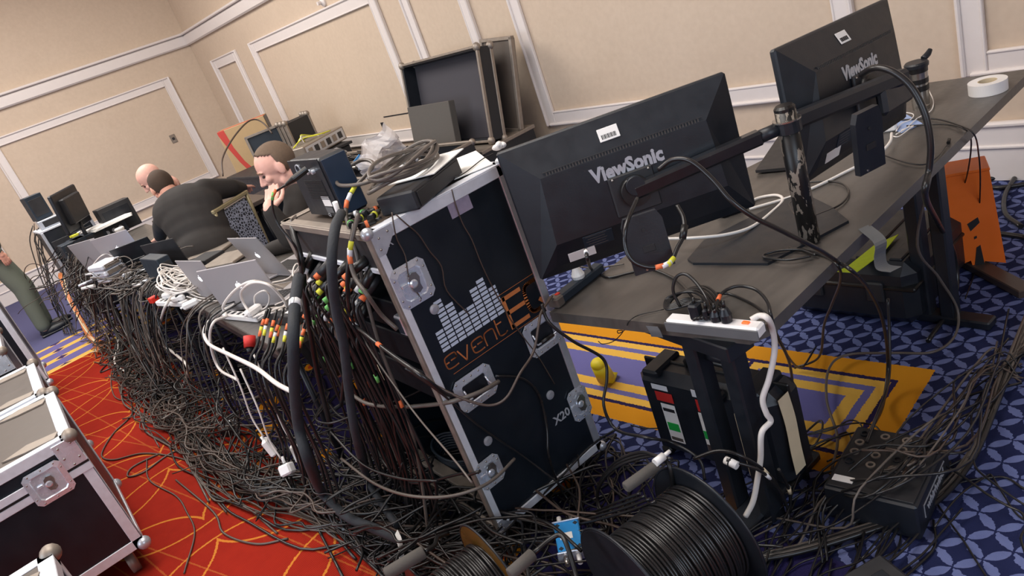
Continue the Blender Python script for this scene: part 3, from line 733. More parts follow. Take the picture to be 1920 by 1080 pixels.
# grey power strip along the left edge of the desk with white plug
pa, pb = V3((1.875, -1.262, .752)), V3((1.90, -1.50, .752)); cc = (pa+pb)/2
o = thing('power_strip', 'dark power strip along the left desk edge beside the road case', 'power strip', cc, Rz(-84))
MB().box((0, 0, .018), (.26, .045, .034), .006).build('housing', 'navy', o)
MB().box((-.10, 0, .037), (.018, .013, .006), .002).build('rocker_switch', 'red', o)
MB().box((-.115, 0, .018), (.04, .05, .038), .006).build('end_cap', 'cableg', o)
o = thing('plug', 'white teardrop plug in the dark strip below the monitor corner', 'plug', (1.892, -1.40, .786))
MB().lathe([(0, 0), (.022, 0), (.024, .012), (.012, .04), (.008, .055), (0, .056)], seg=16).build('body', 'white', o)
MB().cyl((0, 0, .05), (0, 0, .07), .005).build('strain_relief', 'white', o)
# grey tape hanging over the desk edge
e0 = Zp(1625, 430, .75); 
def ribbon(label, pts, w0, wdir, m, name='tape_strip', cat='tape', group=None):
    P = catmull(pts, 5); wd = V3(wdir); vs = []; 
    for p in P: vs += [p-wd*w0/2, p+wd*w0/2]
    n = len(P); nrm = .0006
    fs = [(2*i, 2*i+1, 2*i+3, 2*i+2) for i in range(n-1)]
    o = MB().add(vs, fs).build(name, m); md = o.modifiers.new('s', 'SOLIDIFY'); md.thickness = .0012
    tag(o, label, cat, group); recenter(o, P[0]); return o
ribbon('grey gaffer tape strip drooping off the right desk edge', [Zp(1620, 425, .752), Zp(1650, 452, .745), Zp(1650, 480, .70)+V3((-.0, 0, 0)), Zp(1655, 500, .67), Zp(1680, 505, .655)], .05, (0.2, .95, .1), 'duct')
ribbon('short grey tape tag on the front desk edge left of the power strip', [Zp(1222, 612, .752), Zp(1228, 622, .735), Zp(1232, 632, .715)], .04, (.97, .2, 0), 'duct')
o = thing('usb_charger', 'small white usb charger cube on the desk behind the bracket', 'charger', Zp(1668, 245, .751))
MB().box((0, 0, .02), (.055, .04, .04), .006, Rz(20)).build('body', 'white', o); MB().box((0, -.0, .041), (.02, .01, .002)).build('label', 'duct', o)
o = tag(recenter(MB().prism([Zp(*p_, .7512)[:2] for p_ in ((1655, 232), (1700, 215), (1730, 232), (1690, 250))], .0012, o=(0, 0, .7512)).build('leaflet', mat('blue_leaflet', (150, 172, 214), .5, var=.1)), Zp(1690, 235, .751)), 'pale blue leaflet lying under the white usb cables', 'leaflet')
# ------------------------------------------------------------------ flight cases on the left
def flight_case(label, x0, x1, y0, y1, z0, z1, lidz=None, front_latch=True, top=True, lm='lam', handles=2):
    o = thing('flight_case', label, 'flight case', (x0, y0, 0))
    B = lambda: MB().at(None, (-x0, -y0, 0))
    cx, cy, cz = (x0+x1)/2, (y0+y1)/2, (z0+z1)/2
    B().box((cx, cy, cz), (x1-x0-.012, y1-y0-.012, z1-z0-.012)).build('body', lm, o)
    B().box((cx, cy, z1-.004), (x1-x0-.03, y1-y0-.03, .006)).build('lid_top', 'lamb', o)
    e, t = .045, .006
    for zz in (z0, z1):
        zc = z0+e/2 if zz == z0 else z1-e/2
        for xx in (x0, x1): B().box((xx+(t/2 if xx == x0 else -t/2), cy, zc), (t, y1-y0, e), .002).build('edge_extrusion', 'aluw', o)
        for yy in (y0, y1): B().box((cx, yy+(t/2 if yy == y0 else -t/2), zc), (x1-x0, t, e), .002).build('edge_extrusion', 'aluw', o)
    for xx in (x0, x1): B().box((xx+(e/2 if xx == x0 else -e/2), cy, z1), (e, y1-y0, .005), .002).build('edge_extrusion', 'aluw', o)
    for yy in (y0, y1): B().box((cx, yy+(e/2 if yy == y0 else -e/2), z1), (x1-x0, e, .005), .002).build('edge_extrusion', 'aluw', o)
    for xx in (x0, x1):
        for yy in (y0, y1):
            sx, sy = (1 if xx == x0 else -1), (1 if yy == y0 else -1)
            B().box((xx+sx*t/2, yy+sy*e/2, cz), (t, e, z1-z0), .002).box((xx+sx*e/2, yy+sy*t/2, cz), (e, t, z1-z0), .002).build('edge_extrusion', 'aluw', o)
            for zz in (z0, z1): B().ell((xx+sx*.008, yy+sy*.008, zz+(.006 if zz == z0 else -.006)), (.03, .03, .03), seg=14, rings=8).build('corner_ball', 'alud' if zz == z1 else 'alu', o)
    RXm = np.array([[0, 0, -1.], [-1., 0, 0], [0, 1., 0]])
    if lidz:
        B().box((x0-.001, cy, lidz+.022), (t, y1-y0, .034), .002).box((x0-.001, cy, lidz-.022), (t, y1-y0, .034), .002).build('lid_seam', 'aluw', o)
        B().box((x0-.002, cy, lidz), (t, y1-y0, .008)).build('seam_gap', 'rubber', o)
        if front_latch:
            butterfly_latch(o, RXm, (-.006, .16, lidz-.0), .15, .15)
        # corner plate
        B().box((x0-.003, y0+.045, z1-.07), (.004, .085, .12), .003).build('corner_plate', 'chrome', o)
        r = B()
        for yy, zz in ((.02, -.03), (.07, -.03), (.02, -.10), (.05, -.12), (.07, -.08)): r.ell((x0-.006, y0+yy, z1+zz), (.003, .005, .005), seg=8, rings=4)
        r.build('rivets', 'steel', o, 'stuff')
    if top:
        for k in range(handles):          # pressed diamond dishes near the lid corners
            xx = x0+.10 if k == 0 else x1-.10
            B().prism([(xx-.06, y0+.06), (xx, y0+.04), (xx+.045, y0+.16), (xx-.0, y0+.26), (xx-.04, y0+.17)], .006, o=(0, 0, z1)).build('stacking_plate', 'alud', o)
    for xx in (x0+.09, x1-.09):
        for yy in (y0+.09, y1-.09):
            p = B().cyl((xx, yy-.018, .05), (xx, yy+.018, .05), .05, seg=18).build('caster', 'alud', o)
            B().box((xx, yy, z0-.008), (.09, .08, .014), .002).build('caster_plate', 'alud', o)
    return o
flight_case('black flight case with large butterfly latch, nearest full one on the left', 3.38, 4.16, .188, 1.0, .13, .735, .60)
flight_case('brown-topped flight case directly behind the latched black one', 4.20, 4.95, .225, 1.0, .13, .735, .60, False)
flight_case('flight case at the lower left corner with one corner ball showing', 1.70, 2.46, .345, 1.12, .13, .735, .60, False)
flight_case('tall black flight case standing farthest back on the left', 6.72, 7.4, .285, 1.1, .15, 1.35, .92, False, top=False)
flight_case('low black flight case just in front of the tall one on the left', 5.35, 6.1, .34, 1.1, .13, .80, .66, False)
o = thing('plastic_tub', 'blue-green plastic tub on the low flight case at the left edge', 'tub', (5.62, .52, .806))
MB().lathe([(0, 0), (.14, 0), (.17, .12), (.175, .125), (.16, .125), (.13, .01), (0, .01)], seg=4, R=Rz(45)).build('tub', 'tubb', o)
MB().box((0, 0, .135), (.25, .25, .012), .004, Rz(8)).box((.02, .01, .15), (.12, .08, .02), .004, Rz(30)).build('contents', 'paper', o)
# ------------------------------------------------------------------ laptops
def laptop(label, pL, pR, lean, depth=.225, mlid='silver', lit=True, zt=.752, screen=None, keys=True, logoside=True):
    """pL/pR: hinge ends (world xy), lid seen from behind; lean: degrees the lid leans back over the viewer side"""
    a, b_ = V3((*pL, 0)), V3((*pR, 0)); w_ = np.linalg.norm(b_-a); xx = (b_-a)/w_; yy = np.cross((0, 0, 1), xx)
    R = np.stack([xx, yy, (0, 0, 1)], 1); c = (a+b_)/2
    o = thing('laptop', label, 'laptop', (c[0], c[1], zt), R)
    bs = MB().box((0, depth/2, .008), (w_, depth, .014), .004).build('base', mlid, o)
    MB().box((0, depth*.38, .0155), (w_*.82, depth*.42, .001)).build('keyboard_well', 'key', bs)
    mb = MB()
    for i in range(12):
        for k in range(5): mb.box((-w_*.39+w_*.78*(i+.5)/12, depth*(.2+.085*k), .0165), (w_*.054, depth*.066, .0012))
    mb.build('keys', 'dark', bs, 'stuff')
    MB().box((0, depth*.8, .0155), (w_*.3, depth*.3, .001)).build('trackpad', 'alud', bs)
    T = Rx(lean)
    ld = MB().at(T, (0, 0, .016)).box((0, 0, depth/2), (w_, .007, depth), .003).build('lid', mlid, o)
    if screen: MB().at(T, (0, 0, .016)).box((0, .0042, depth/2), (w_*.9, .001, depth*.86)).build('screen', screen, ld)
    else: MB().at(T, (0, 0, .016)).box((0, .0042, depth/2), (w_*.9, .001, depth*.86)).build('screen', 'key', ld)
    if lit:
        RF = np.array([[1, 0, 0], [0, 0, -1.], [0, 1., 0]])
        pts = []
        for k in range(16):
            t = 2*math.pi*k/16; rr = .018*(1+.12*math.cos(2*t)-(.25 if k == 4 else 0)); pts.append((rr*math.cos(t), rr*math.sin(t)))
        MB().at(T@RF, tuple(V3((0, 0, .016))+T@V3((0, -.0034, depth*.52)))).prism(pts, .0008).prism([(0, .02), (.008, .027), (.006, .018)], .0008).build('lit_emblem', 'glow', ld)
    return o
def hp(q, z=.768): return Zp(*q, z)[:2]
def lap_px(label, qL, qR, lean, w_=None, **k):
    a, b_ = hp(qL), hp(qR)
    if w_: c = (a+b_)/2; d = (b_-a)/np.linalg.norm(b_-a); a, b_ = c-d*w_/2, c+d*w_/2
    return laptop(label, a, b_, lean, **k)
LA = lap_px('brownish silver open laptop nearest the white cable tangle', (422, 582), (533, 564), 9, depth=.25)
LB = lap_px('pale blue lit silver laptop in front of the man resting his head', (490, 511), (547, 514), 18, w_=.345, depth=.275)
LC = lap_px('thin silver laptop edge-on behind the brownish one', (380, 556), (428, 560), 8, w_=.33, depth=.25)
LD = lap_px('silver laptop with bright round emblem beyond the cable tangle', (215, 500), (270, 484), 10, w_=.38, depth=.27)
LE = laptop('silver laptop behind the stacked white drives', hp((165, 508)), hp((215, 494)), 10, depth=.26, lit=False)
# open laptop with the blue screen facing the camera
c_ = Zp(285, 480, .765)
o = thing('laptop', 'small black laptop with glowing blue screen turned to the viewer', 'laptop', (c_[0], c_[1], .752), Rz(-165))
MB().box((0, .11, .009), (.30, .21, .018), .004).build('base', 'black', o)
T = Rx(-20)
ld = MB().at(T, (0, .215, .014)).box((0, 0, .105), (.30, .008, .21), .003).build('lid', 'black', o)
o.matrix_world = Matrix(Rz(62).tolist()).to_4x4(); o.location = (c_[0], c_[1], .752)
MB().at(T, (0, .215, .014)).box((0, -.0048, .108), (.265, .001, .168)).build('screen', 'screenb', ld)
MB().at(T, (0, .215, .014)).box((.02, -.0056, .10), (.14, .0006, .09)).build('window_panel', mat('pale_blue_window', (170, 205, 245), .4, var=0, emit=.9), ld)
# dark open laptops further on
LF = lap_px('dark laptop lid standing beyond the blue-screen laptop', (318, 515), (352, 508), 8, w_=.33, depth=.25, mlid='dark', lit=False)
c_ = Zp(285, 428, .768)
o = thing('laptop', 'white laptop with bright screen in front of the standing man', 'laptop', (7.15, -1.32, .752), Rz(105))
MB().box((0, .11, .008), (.31, .21, .014), .004).build('base', 'silver', o)
ld = MB().at(Rx(-22), (0, .215, .014)).box((0, 0, .11), (.32, .008, .225), .003).build('lid', 'white', o)
MB().at(Rx(-22), (0, .215, .014)).box((0, -.0048, .112), (.285, .001, .185)).build('screen', 'screenw', ld)
MB().at(Rx(-22), (0, .215, .014)).box((-.02, -.0056, .085), (.13, .0006, .08)).build('dark_window', 'navy', ld)
# navy boxes on the table (left of the laptops) ----------------------
def gadget(name, label, cat, px, size, ang, m, z=.752, bev=.004, extra=None, group=None):
    c = Zp(*px, z) if len(px) == 2 else V3(px)
    o = thing(name, label, cat, (c[0], c[1], z), Rz(ang), group)
    MB().box((0, 0, size[2]/2), size, bev).build('housing', m, o)
    fx = MB().box((-size[0]/2-.001, 0, size[2]*.5), (.002, size[1]*.8, size[2]*.7), .001).build('front_panel', 'dark' if m != 'dark' else 'black', o)
    if extra: extra(o, size)
    return o
def knobs(n, m='alu'):
    def f(o, s):
        for i in range(n): MB().cyl((-s[0]/2-.0015, (i-(n-1)/2)*s[1]*.8/n, s[2]*.5), (-s[0]/2-.012, (i-(n-1)/2)*s[1]*.8/n, s[2]*.5), min(s[1]*.25/n, s[2]*.3), seg=10).build('knob', m, o)
    return f
gadget('computer', 'dark blue-black upright computer box left of the laptop cables', 'computer', (318, 535), (.33, .08, .21), 8, 'navy')
gadget('switcher', 'navy switcher box at the far table end below the white papers', 'electronics', (205, 445), (.3, .35, .13), 10, 'navy', extra=knobs(4))
gadget('switcher', 'navy electronics box with yellow tag at the far end', 'electronics', (172, 462), (.28, .3, .14), 15, 'navy')
gadget('switcher', 'small navy electronics box leftmost on the far table', 'electronics', (147, 475), (.22, .24, .14), 5, 'navy')
gadget('paper_tray', 'white papers stacked on the far navy box', 'papers', (*Zp(200, 418, .9)[:2],), (.42, .34, .02), 12, 'paper', z=.9) if False else None
o = thing('paper_stack', 'white papers stacked on the navy box at the far end', 'papers', (*Zp(203, 420, .89)[:2], .885), Rz(10))
for k in range(3): MB().box((.0+k*.02, 0, .006+.008*k), (.36, .40, .006), 0, Rz(6*k)).build('sheet', 'paper', o)
o = thing('yellow_tag', 'crumpled yellow and white tag on the far navy box', 'tag', (*Zp(150, 438, .88)[:2], .875), Rz(30))
MB().prism([(0, 0), (.06, .02), (.08, .07), (.03, .06), (0, .1), (-.03, .04)], .02).build('tag', 'ytape', o); MB().prism([(-.03, -.05), (.05, -.04), (.03, .01), (-.02, .02)], .025).build('paper', 'paper', o)
o = thing('coffee_cup', 'white takeaway coffee cup on the far table', 'cup', (*Zp(234, 447, .752)[:2], .752))
MB().lathe([(0, 0), (.032, 0), (.044, .10), (0, .10)], seg=20).build('cup', 'white', o); MB().lathe([(0, .1), (.047, .1), (.046, .112), (.038, .118), (0, .118)], seg=20).build('lid', 'white', o)
for k in range(3):
    c = Zp(215, 522, .752)
    o = thing('external_drive', ['bottom', 'middle', 'top'][k]+' silver-white drive of the stack of three on the table edge', 'hard drive', (c[0]-.01*k, c[1]+.005*k, .753+.052*k), Rz(14+3*k), None)
    MB().box((0, 0, .024), (.22, .17, .046), .012).build('case', 'aluw', o)
    MB().box((-.111, 0, .024), (.003, .12, .03), .001).build('front_slot', 'alud', o)
# far tower of racks
def far_rack():
    o = thing('equipment_rack', 'black equipment rack with silver edge at the far left end of the tables', 'rack', (9.1, -.44, 0), Rz(4))
    MB().box((.22, -.1, .52), (.42, .5, 1.0), .01).build('body', 'black', o)
    for y in (.14, -.34): MB().box((.005, y, .52), (.012, .03, 1.0), .003).build('edge_extrusion', 'alu', o)
    MB().box((.22, -.1, 1.03), (.44, .52, .025), .005).build('top', 'aluw', o)
    for k in range(5): MB().box((.002, -.1, .2+.16*k), (.01, .42, .12), .003).build('rack_unit', 'dark', o)
far_rack()
gadget('silver_unit', 'silver electronics unit on top of the far rack', 'electronics', (9.28, -.52, 1.045), (.3, .4, .09), 0, 'alu', z=1.045)
gadget('small_speaker', 'small dark box perched on the silver unit at the far left', 'speaker', (9.30, -.40, 1.14), (.16, .17, .26), 12, 'navy', z=1.14)
o = thing('monitor', 'dark monitor seen nearly edge-on at the far end of the tables', 'monitor', tuple(Dp(132, 392, 7.3)), Rz(-28)@Rx(4))
MB().box((0, 0, 0), (.60, .04, .40), .01).build('bezel', 'black', o); MB().box((0, -.04, 0), (.4, .06, .26), .01).build('back_shell', 'dark', o)
z_ = Dp(130, 392, 7.3)[2]
MB().cyl((0, -.02, -.1), (0, -.02, .76-z_), .02).build('stand', 'black', o); MB().box((0, -.02, .765-z_), (.2, .16, .015), .005).build('foot', 'black', o)
gadget('computer', 'black computer tower right of the edge-on far monitor', 'computer', (8.75, -.98, .752), (.18, .34, .3), 6, 'dark', z=.752)
# small stuff on the near tables ---------------------------------------
def slab(name, label, cat, px, size, ang, m, z=.752, part='cover'):
    c = Zp(*px, z); o = thing(name, label, cat, (c[0], c[1], z), Rz(ang)); MB().box((0, 0, size[2]/2), size, min(.004, size[2]*.3)).build(part, m, o); return o
slab('paper_sheet', 'white paper sheet behind the pale blue laptop', 'paper', (515, 462), (.30, .21, .003), 70, 'paper', part='sheet')
slab('notebook', 'grey notebook lying between the laptops', 'notebook', (430, 487), (.3, .24, .02), 30, 'alud')
slab('notebook', 'grey closed laptop with a white sticker left of the notebook', 'notebook', (400, 470), (.32, .23, .018), 40, 'alud')
slab('phone', 'black phone lying on the table behind the laptops', 'phone', (364, 466), (.16, .08, .01), 20, 'black')
slab('hard_drive', 'dark box with white label beside the road case', 'hard drive', (556, 592), (.25, .16, .05), 10, 'dark')
slab('label_card', 'white card on the dark box beside the road case', 'card', (548, 584), (.07, .04, .002), 10, 'paper', z=.804, part='card')
slab('keyboard', 'silver keyboard half hidden by the road case', 'keyboard', (548, 500), (.3, .13, .014), 75, 'silver')
slab('mouse', 'black computer mouse on the table', 'mouse', (392, 455), (.11, .06, .03), 30, 'black')
slab('box', 'dark grey closed box by the man leaning over the table', 'box', (390, 490), (.22, .16, .04), 20, 'dark')
# power strips on the table edge
def strip(label, px, ang, L_, m='white', z=.752, n=5):
    c = Zp(*px, z); o = thing('power_strip', label, 'power strip', (c[0], c[1], z), Rz(ang))
    MB().box((0, 0, .016), (L_, .045, .032), .006).build('housing', m, o)
    for i in range(n): MB().box(((i-(n-1)/2)*L_*.8/n, 0, .0325), (.026, .026, .002), .001).build('socket', 'dark', o)
    return o
strip('white power strip on the table edge at the brownish laptop', (455, 598), 12, .36)
strip('white power strip with red end on the table edge by the cable tangle', (325, 572), 14, .34)
slab('red_end', 'red rocker block at the end of the second white strip', 'switch', (291, 566), (.05, .05, .036), 14, 'red', part='block')
for i, (q_, s_) in enumerate((((318, 558), 'stacked on the red-ended white strip'), ((338, 563), 'white cube charger in the middle of the red-ended strip'), ((360, 575), 'white charger hanging at the right end of the red-ended strip'), ((478, 588), 'white charger plugged by the brownish laptop'))):
    c = Zp(*q_, .786); o = thing('charger', s_ if 'charger' in s_ else 'long white charger '+s_, 'charger', (c[0], c[1], .785), Rz(20+30*i))
    MB().box((0, 0, .018), (.085, .045, .036), .009).build('body', 'white', o)
    MB().cyl((.04, 0, .018), (.055, 0, .018), .006, seg=8).build('strain_relief', 'white', o)
o = thing('charger', 'small black adapter between the white chargers', 'charger', (*Zp(345, 560, .786)[:2], .785), Rz(70)); MB().box((0, 0, .02), (.07, .04, .04), .006).build('body', 'black', o)
# ------------------------------------------------------------------ on top of the rack case
o = thing('powered_speaker', 'small black powered speaker with blue-lit side on the rack case', 'speaker', (2.385, -.892, 1.264), Rz(1))
MB().box((0, 0, .104), (.27, .10, .206), .010).build('cabinet', 'black', o)
FY = np.array([[-1., 0, 0], [0, 0, 1.], [0, 1., 0]])     # local x -> -x, local y -> z, local z -> +y
FP = lambda x, z, d=.05: (x, d, z)
pn = MB().at(FY, FP(0, .108)).box((0, 0, .001), (.255, .2, .004), .001).build('back_panel', 'black', o)
mb = MB()
for k in range(14): mb.box((-.02+.0, .0545, .07+k*.005), (.15, .002, .0022))
mb.build('heat_sink', 'key', pn, 'stuff')
MB().at(FY, FP(.055, .175)).lathe([(.016, 0), (.020, 0), (.020, .006), (.016, .006)], seg=18).build('input_socket', 'chrome', pn)
MB().at(FY, FP(.01, .178)).box((0, 0, .004), (.03, .022, .002)).build('inlet', 'key', pn)
for xx in (-.035, -.07): MB().at(FY, FP(xx, .168)).lathe([(0, 0), (.008, 0), (.008, .014), (0, .016)], seg=12).build('knob', 'chrome', pn)
MB().at(FY, FP(-.06, .062)).box((0, 0, .004), (.062, .036, .001)).build('asset_sticker', 'paper', pn)
MB().at(FY, FP(-.055, .030)).box((0, 0, .004), (.055, .020, .001)).build('rating_label', 'duct', pn)
text('mark', 'CE', .018, 'letter', pn, FY, FP(-.04, .012, .0555))
MB().box((-.1355, 0, .104), (.002, .088, .19), .001).build('side_panel', mat('blue_lit_side', (34, 52, 74), .4, var=.15), o)  # cool light on this side of the cabinet, put into a bluer panel colour
# xlr plug in the speaker
A_ = V3((2.325, -.815, 1.445)); 
o = thing('connector', 'black XLR plug on a drooping cable in the back of the small speaker', 'connector', A_)
dirv = V3((.3, .9, -.25)); dirv /= np.linalg.norm(dirv)
MB().at(frame(dirv), (0, 0, 0)).lathe([(0, -.01), (.011, -.01), (.011, .045), (.008, .06), (.005, .075), (0, .076)], seg=14).build('shell', 'rubber', o)
E_ = A_+dirv*.07
cable('black cable hanging from the plug in the small speaker', [E_, E_+(.03, .05, -.02), E_+(.05, .07, -.10), E_+(.02, .06, -.2), (2.52, -.72, 1.12), (2.62, -.70, .8), (2.66, -.66, .3), (2.7, -.6, .05)], .0042, bands=[(.12, 'otape'), (.16, 'gtape')])
# black box under the coil
o = thing('equipment_box', 'black box with a cable coil on it on top of the rack case', 'box', (2.03, -1.035, 1.264), Rz(-62))
MB().box((0, 0, .032), (.3, .14, .062), .006).build('housing', 'black', o)
MB().box((0, -.071, .03), (.27, .003, .045), .001).build('front_panel', 'dark', o)
o = tag(recenter(MB().at(Rz(-58), (2.07, -1.10, 1.331)).box((0, 0, .002), (.24, .17, .003)).build('paper', 'paper'), (2.07, -1.10, 1.331)), 'white paper on the black box inside the cable coil', 'paper')
mb = MB(); cc = V3((2.08, -1.03, 1.345))
for k in range(6):
    t = np.linspace(0, 2*np.pi, 40); ph = rng.rand()*6
    ra, rb = .155+.012*rng.rand(), .085+.012*rng.rand()
    p = np.stack([ra*np.cos(t), rb*np.sin(t), .004+.008*k+.012*np.sin(2*t+ph)], 1)+(.01*rng.randn(), .006*rng.randn(), 0)
    mb.tube(p@Rz(-58).T, .0062, 7, cap=False)
o = mb.build('cable_coil', 'cableg'); o.location = cc; tag(o, 'thick grey-black cable coiled on the black box on the rack case', 'cable coil')
o = cable('loose cable loop leaning off the coil towards the speaker', [cc+(0, .02, .03), cc+(.02, .12, .02), cc+(.13, .17, .03), cc+(.22, .12, .045), cc+(.20, .04, .06), cc+(.1, .05, .045), cc+(.07, .16, .01), cc+(.05, .22, -.04), (2.08, -.77, 1.2), (2.1, -.72, .9), (2.14, -.70, .5), (2.2, -.6, .05)], .0062, 'cableg', bands=[(.55, 'ytape'), (.58, 'wtape'), (.61, 'otape')])
slab('paper_sheet', 'white papers on the far corner of the rack case top', 'paper', (852, 318), (.30, .22, .004), -25, 'paper', z=1.266, part='sheet')
slab('paper_sheet', 'white paper lying across the rack case near its far edge', 'paper', (800, 332), (.25, .16, .003), -35, 'paper', z=1.2665, part='sheet')
cable('thin black lavalier lead trailing over the papers', [Zp(790, 340, 1.28), Zp(830, 318, 1.285), Zp(850, 322, 1.28), Zp(845, 335, 1.275), Zp(870, 325, 1.275), Zp(905, 298, 1.275), Zp(925, 288, 1.275)], .002)
o = thing('cloth_tie', 'white knotted cloth at the rack case corner above the monitor', 'cloth', Zp(930, 285, 1.29))
for k in range(4): MB().ell(rng.randn(3)*.012, (.02, .013, .011), Rz(40*k)@Rx(30*k), 10, 7).build('fold', 'white', o)
# connectors heap at the near corner of the case top
for i in range(9):
    q_ = (640+rng.rand()*75, 385+rng.rand()*35); c = Zp(*q_, 1.275); a = rng.rand()*360
    o = thing('connector', 'black cable connector in the pile on the rack case corner', 'connector', c, Rz(a), 'connectors piled on the rack case corner')
    MB().cyl((-.035, 0, 0), (.02, 0, 0), .011, .009, 12).cyl((.02, 0, 0), (.04, 0, .002), .006, .004, 8).build('shell', 'rubber' if i % 3 else 'dark', o)
    MB().cyl((-.012, 0, 0), (-.002, 0, 0), .0118, seg=12).build('tape_band', ['ytape', 'otape', 'wtape', 'gtape'][i % 4], o)
o = thing('plug', 'slim white plug standing up at the rack case corner', 'plug', Zp(640, 415, 1.27), Ry(-15))
MB().cyl((0, 0, 0), (0, 0, .07), .007, .009, 10).build('body', 'white', o)
ribbon('torn white tape strip hanging on the drawer front of the rack case', [Zp(650, 415, 1.27), Zp(672, 440, 1.25), Zp(682, 455, 1.21), Zp(676, 468, 1.19)], .018, (1, 0, 0), 'paper')
for lab, P in (('thin brown cord hanging down the camera side of the rack case', [(847, 355), (855, 385), (868, 420), (885, 450), (905, 500), (935, 560), (965, 610), (1010, 670), (1040, 720)]),
               ('short dark cord with a crimped loop on the rack case edge', [(735, 398), (738, 420), (745, 450), (760, 480), (768, 525), (790, 560)]),
               ('thin black string hanging from the case top beside the big latch', [(742, 402), (762, 420), (785, 440), (805, 470), (828, 500), (838, 545), (880, 590)])):
    cable(lab, [Xp(*q_, 1.945-.006*math.sin(i*1.3)**2) for i, q_ in enumerate(P)], .0022, 'cableb', res=4, seg=5)
# ------------------------------------------------------------------ floor cases and boxes
# upright black hard case under the desk
o = thing('hard_case', 'black upright hard case with red, green and white labels under the desk', 'hard case', (1.545, -1.465, 0), Rz(4))
MB().box((0, -.085, .20), (.56, .17, .37), .035).build('shell', 'black', o)
MB().box((0, -.085, .20), (.575, .012, .385), .004).build('rim', 'rubber', o)
for xx in (.2, -.2):
    MB().box((xx, -.07, .385), (.07, .15, .03), .008).build('latch', 'black', o)
MB().tube([(-.09, -.085, .385), (-.08, -.085, .42), (.08, -.085, .42), (.09, -.085, .385)], .012, 8, 2).build('handle', 'rubber', o)
for xx in (.24, -.24): MB().box((xx, -.085, .02), (.05, .17, .04), .012).build('corner_foot', 'rubber', o)
MB().lathe([(0, 0), (.026, 0), (.026, .02), (0, .024)], (-.08, -.005, .36), Rx(-90), 14).build('vent_knob', 'black', o)
def lab(x, z, w_, h_, m, d=.003): return MB().box((x, d, z), (w_, .002, h_), .0006).build('label', m, o)
lab(.17, .335, .07, .022, 'wtape'); lab(.16, .295, .075, .04, 'rtape'); lb = lab(.155, .18, .062, .17, 'paper', .0035)
MB().box((.155, .0052, .165), (.05, .001, .035)).build('green_block', mat('green_print', (30, 170, 70), .5, var=.05), lb); MB().box((.155, .0052, .24), (.05, .001, .014)).build('print', 'dark', lb); MB().box((.155, .0052, .11), (.05, .001, .014)).build('print', 'cableg', lb)
lab(.01, .345, .04, .03, 'wtape'); lab(.0, .295, .045, .05, 'rtape'); lb = lab(-.0, .18, .05, .17, 'paper', .0035)
MB().box((0, .0052, .17), (.046, .001, .035)).build('green_block', bpy.data.materials['green_print'], lb); MB().box((0, .0052, .11), (.046, .001, .035)).build('print', 'cableb', lb)
lb = lab(-.15, .17, .05, .26, 'cream', .0035)
R180 = np.array([[0, 1., 0], [0, 0, 1.], [1., 0, 0]]); RL = np.stack([(0, 0, -1.), (-1., 0, 0), (0, 1., 0)], 1)
text('handwriting', 'KM 24 41', .03, 'key', lb, RL, (-.15, .0055, .17), ext=.0003)
o2 = ribbon('torn cream tape with handwriting on the end of the upright hard case', [(1.262, -1.53, .375), (1.255, -1.53, .28), (1.25, -1.52, .18), (1.245, -1.515, .10)], .055, (0, 1, 0), 'cream')
# big lying hard case
def big_case():
    o = thing('hard_case', 'large black hard case with lime tape lying under the far part of the desk', 'hard case', (1.64, -2.78, 0), Rz(3))
    MB().box((0, 0, .15), (.56, .56, .28), .045).build('shell', 'black', o)
    MB().box((0, 0, .19), (.575, .575, .02), .006).build('rim', 'rubber', o)
    for k in range(4): MB().box((-.2+.135*k, 0, .292), (.05, .46, .012), .005).build('rib', 'black', o)
    for xx in (-.13, .13): MB().box((xx, .285, .17), (.07, .02, .09), .006).build('latch', 'dark', o)
    return o
big_case()
qs = [Zp(*p_, .30)[:2] for p_ in ((1570, 510), (1590, 500), (1640, 460), (1685, 440), (1655, 475), (1605, 512))]
o = recenter(MB().prism(qs, .003, o=(0, 0, .300)).build('lime_label', 'lime'), (*qs[0], .300)); tag(o, 'lime green handwritten tape label on the big hard case', 'label')
# orange panel
o = thing('orange_stand', 'upright orange plastic stand with cut-out slots behind the desk leg', 'stand', (1.36, -3.05, 0), Rz(-152))
RF = np.array([[1, 0, 0], [0, 0, -1.], [0, 1., 0]])
MB().at(RF, (0, 0, 0)).prism([(-.09, .03), (-.01, .06), (.0, .0), (.03, .0), (.04, .05), (.115, .03), (.085, .46), (-.075, .46)][::-1], .035).build('front_panel', 'orange', o)
MB().at(RF, (0, .10, 0)).prism([(-.10, 0), (.12, 0), (.085, .46), (-.075, .46)], .02).build('rear_panel', 'orange', o)
MB().box((.005, .035, .465), (.165, .15, .012), .003).build('top', 'orange', o)
for q_ in ([(.0, .20), (.035, .235), (.03, .26), (-.01, .235)], [(.01, .16), (.02, .165), (.02, .175), (.01, .172)], [(.0, .02), (.04, .02), (.03, .13), (.015, .12)]):
    MB().at(RF, (0, -.0352, 0)).prism(q_, .002).build('slot', 'key', o)
o = thing('floor_plank', 'black board lying on the blue carpet right of the big case', 'board', Zp(1850, 515, .0), Rz(-35))
MB().box((0, 0, .02), (.5, .07, .035), .004).build('board', 'cableb', o)
c = Zp(1135, 705, .04); o = thing('rubber_connector', 'yellow rubber power connector lying behind the right edge of the rack case', 'connector', (c[0], c[1], 0))
MB().cyl((0, 0, .035), (-.02, .03, .13), .042, .036, 18).ell((-.02, .03, .13), (.036, .036, .03)).build('body', 'yellow', o); MB().cyl((0, 0, .0), (.01, -.03, .04), .03, .044, 16).build('collar', 'yellow', o)
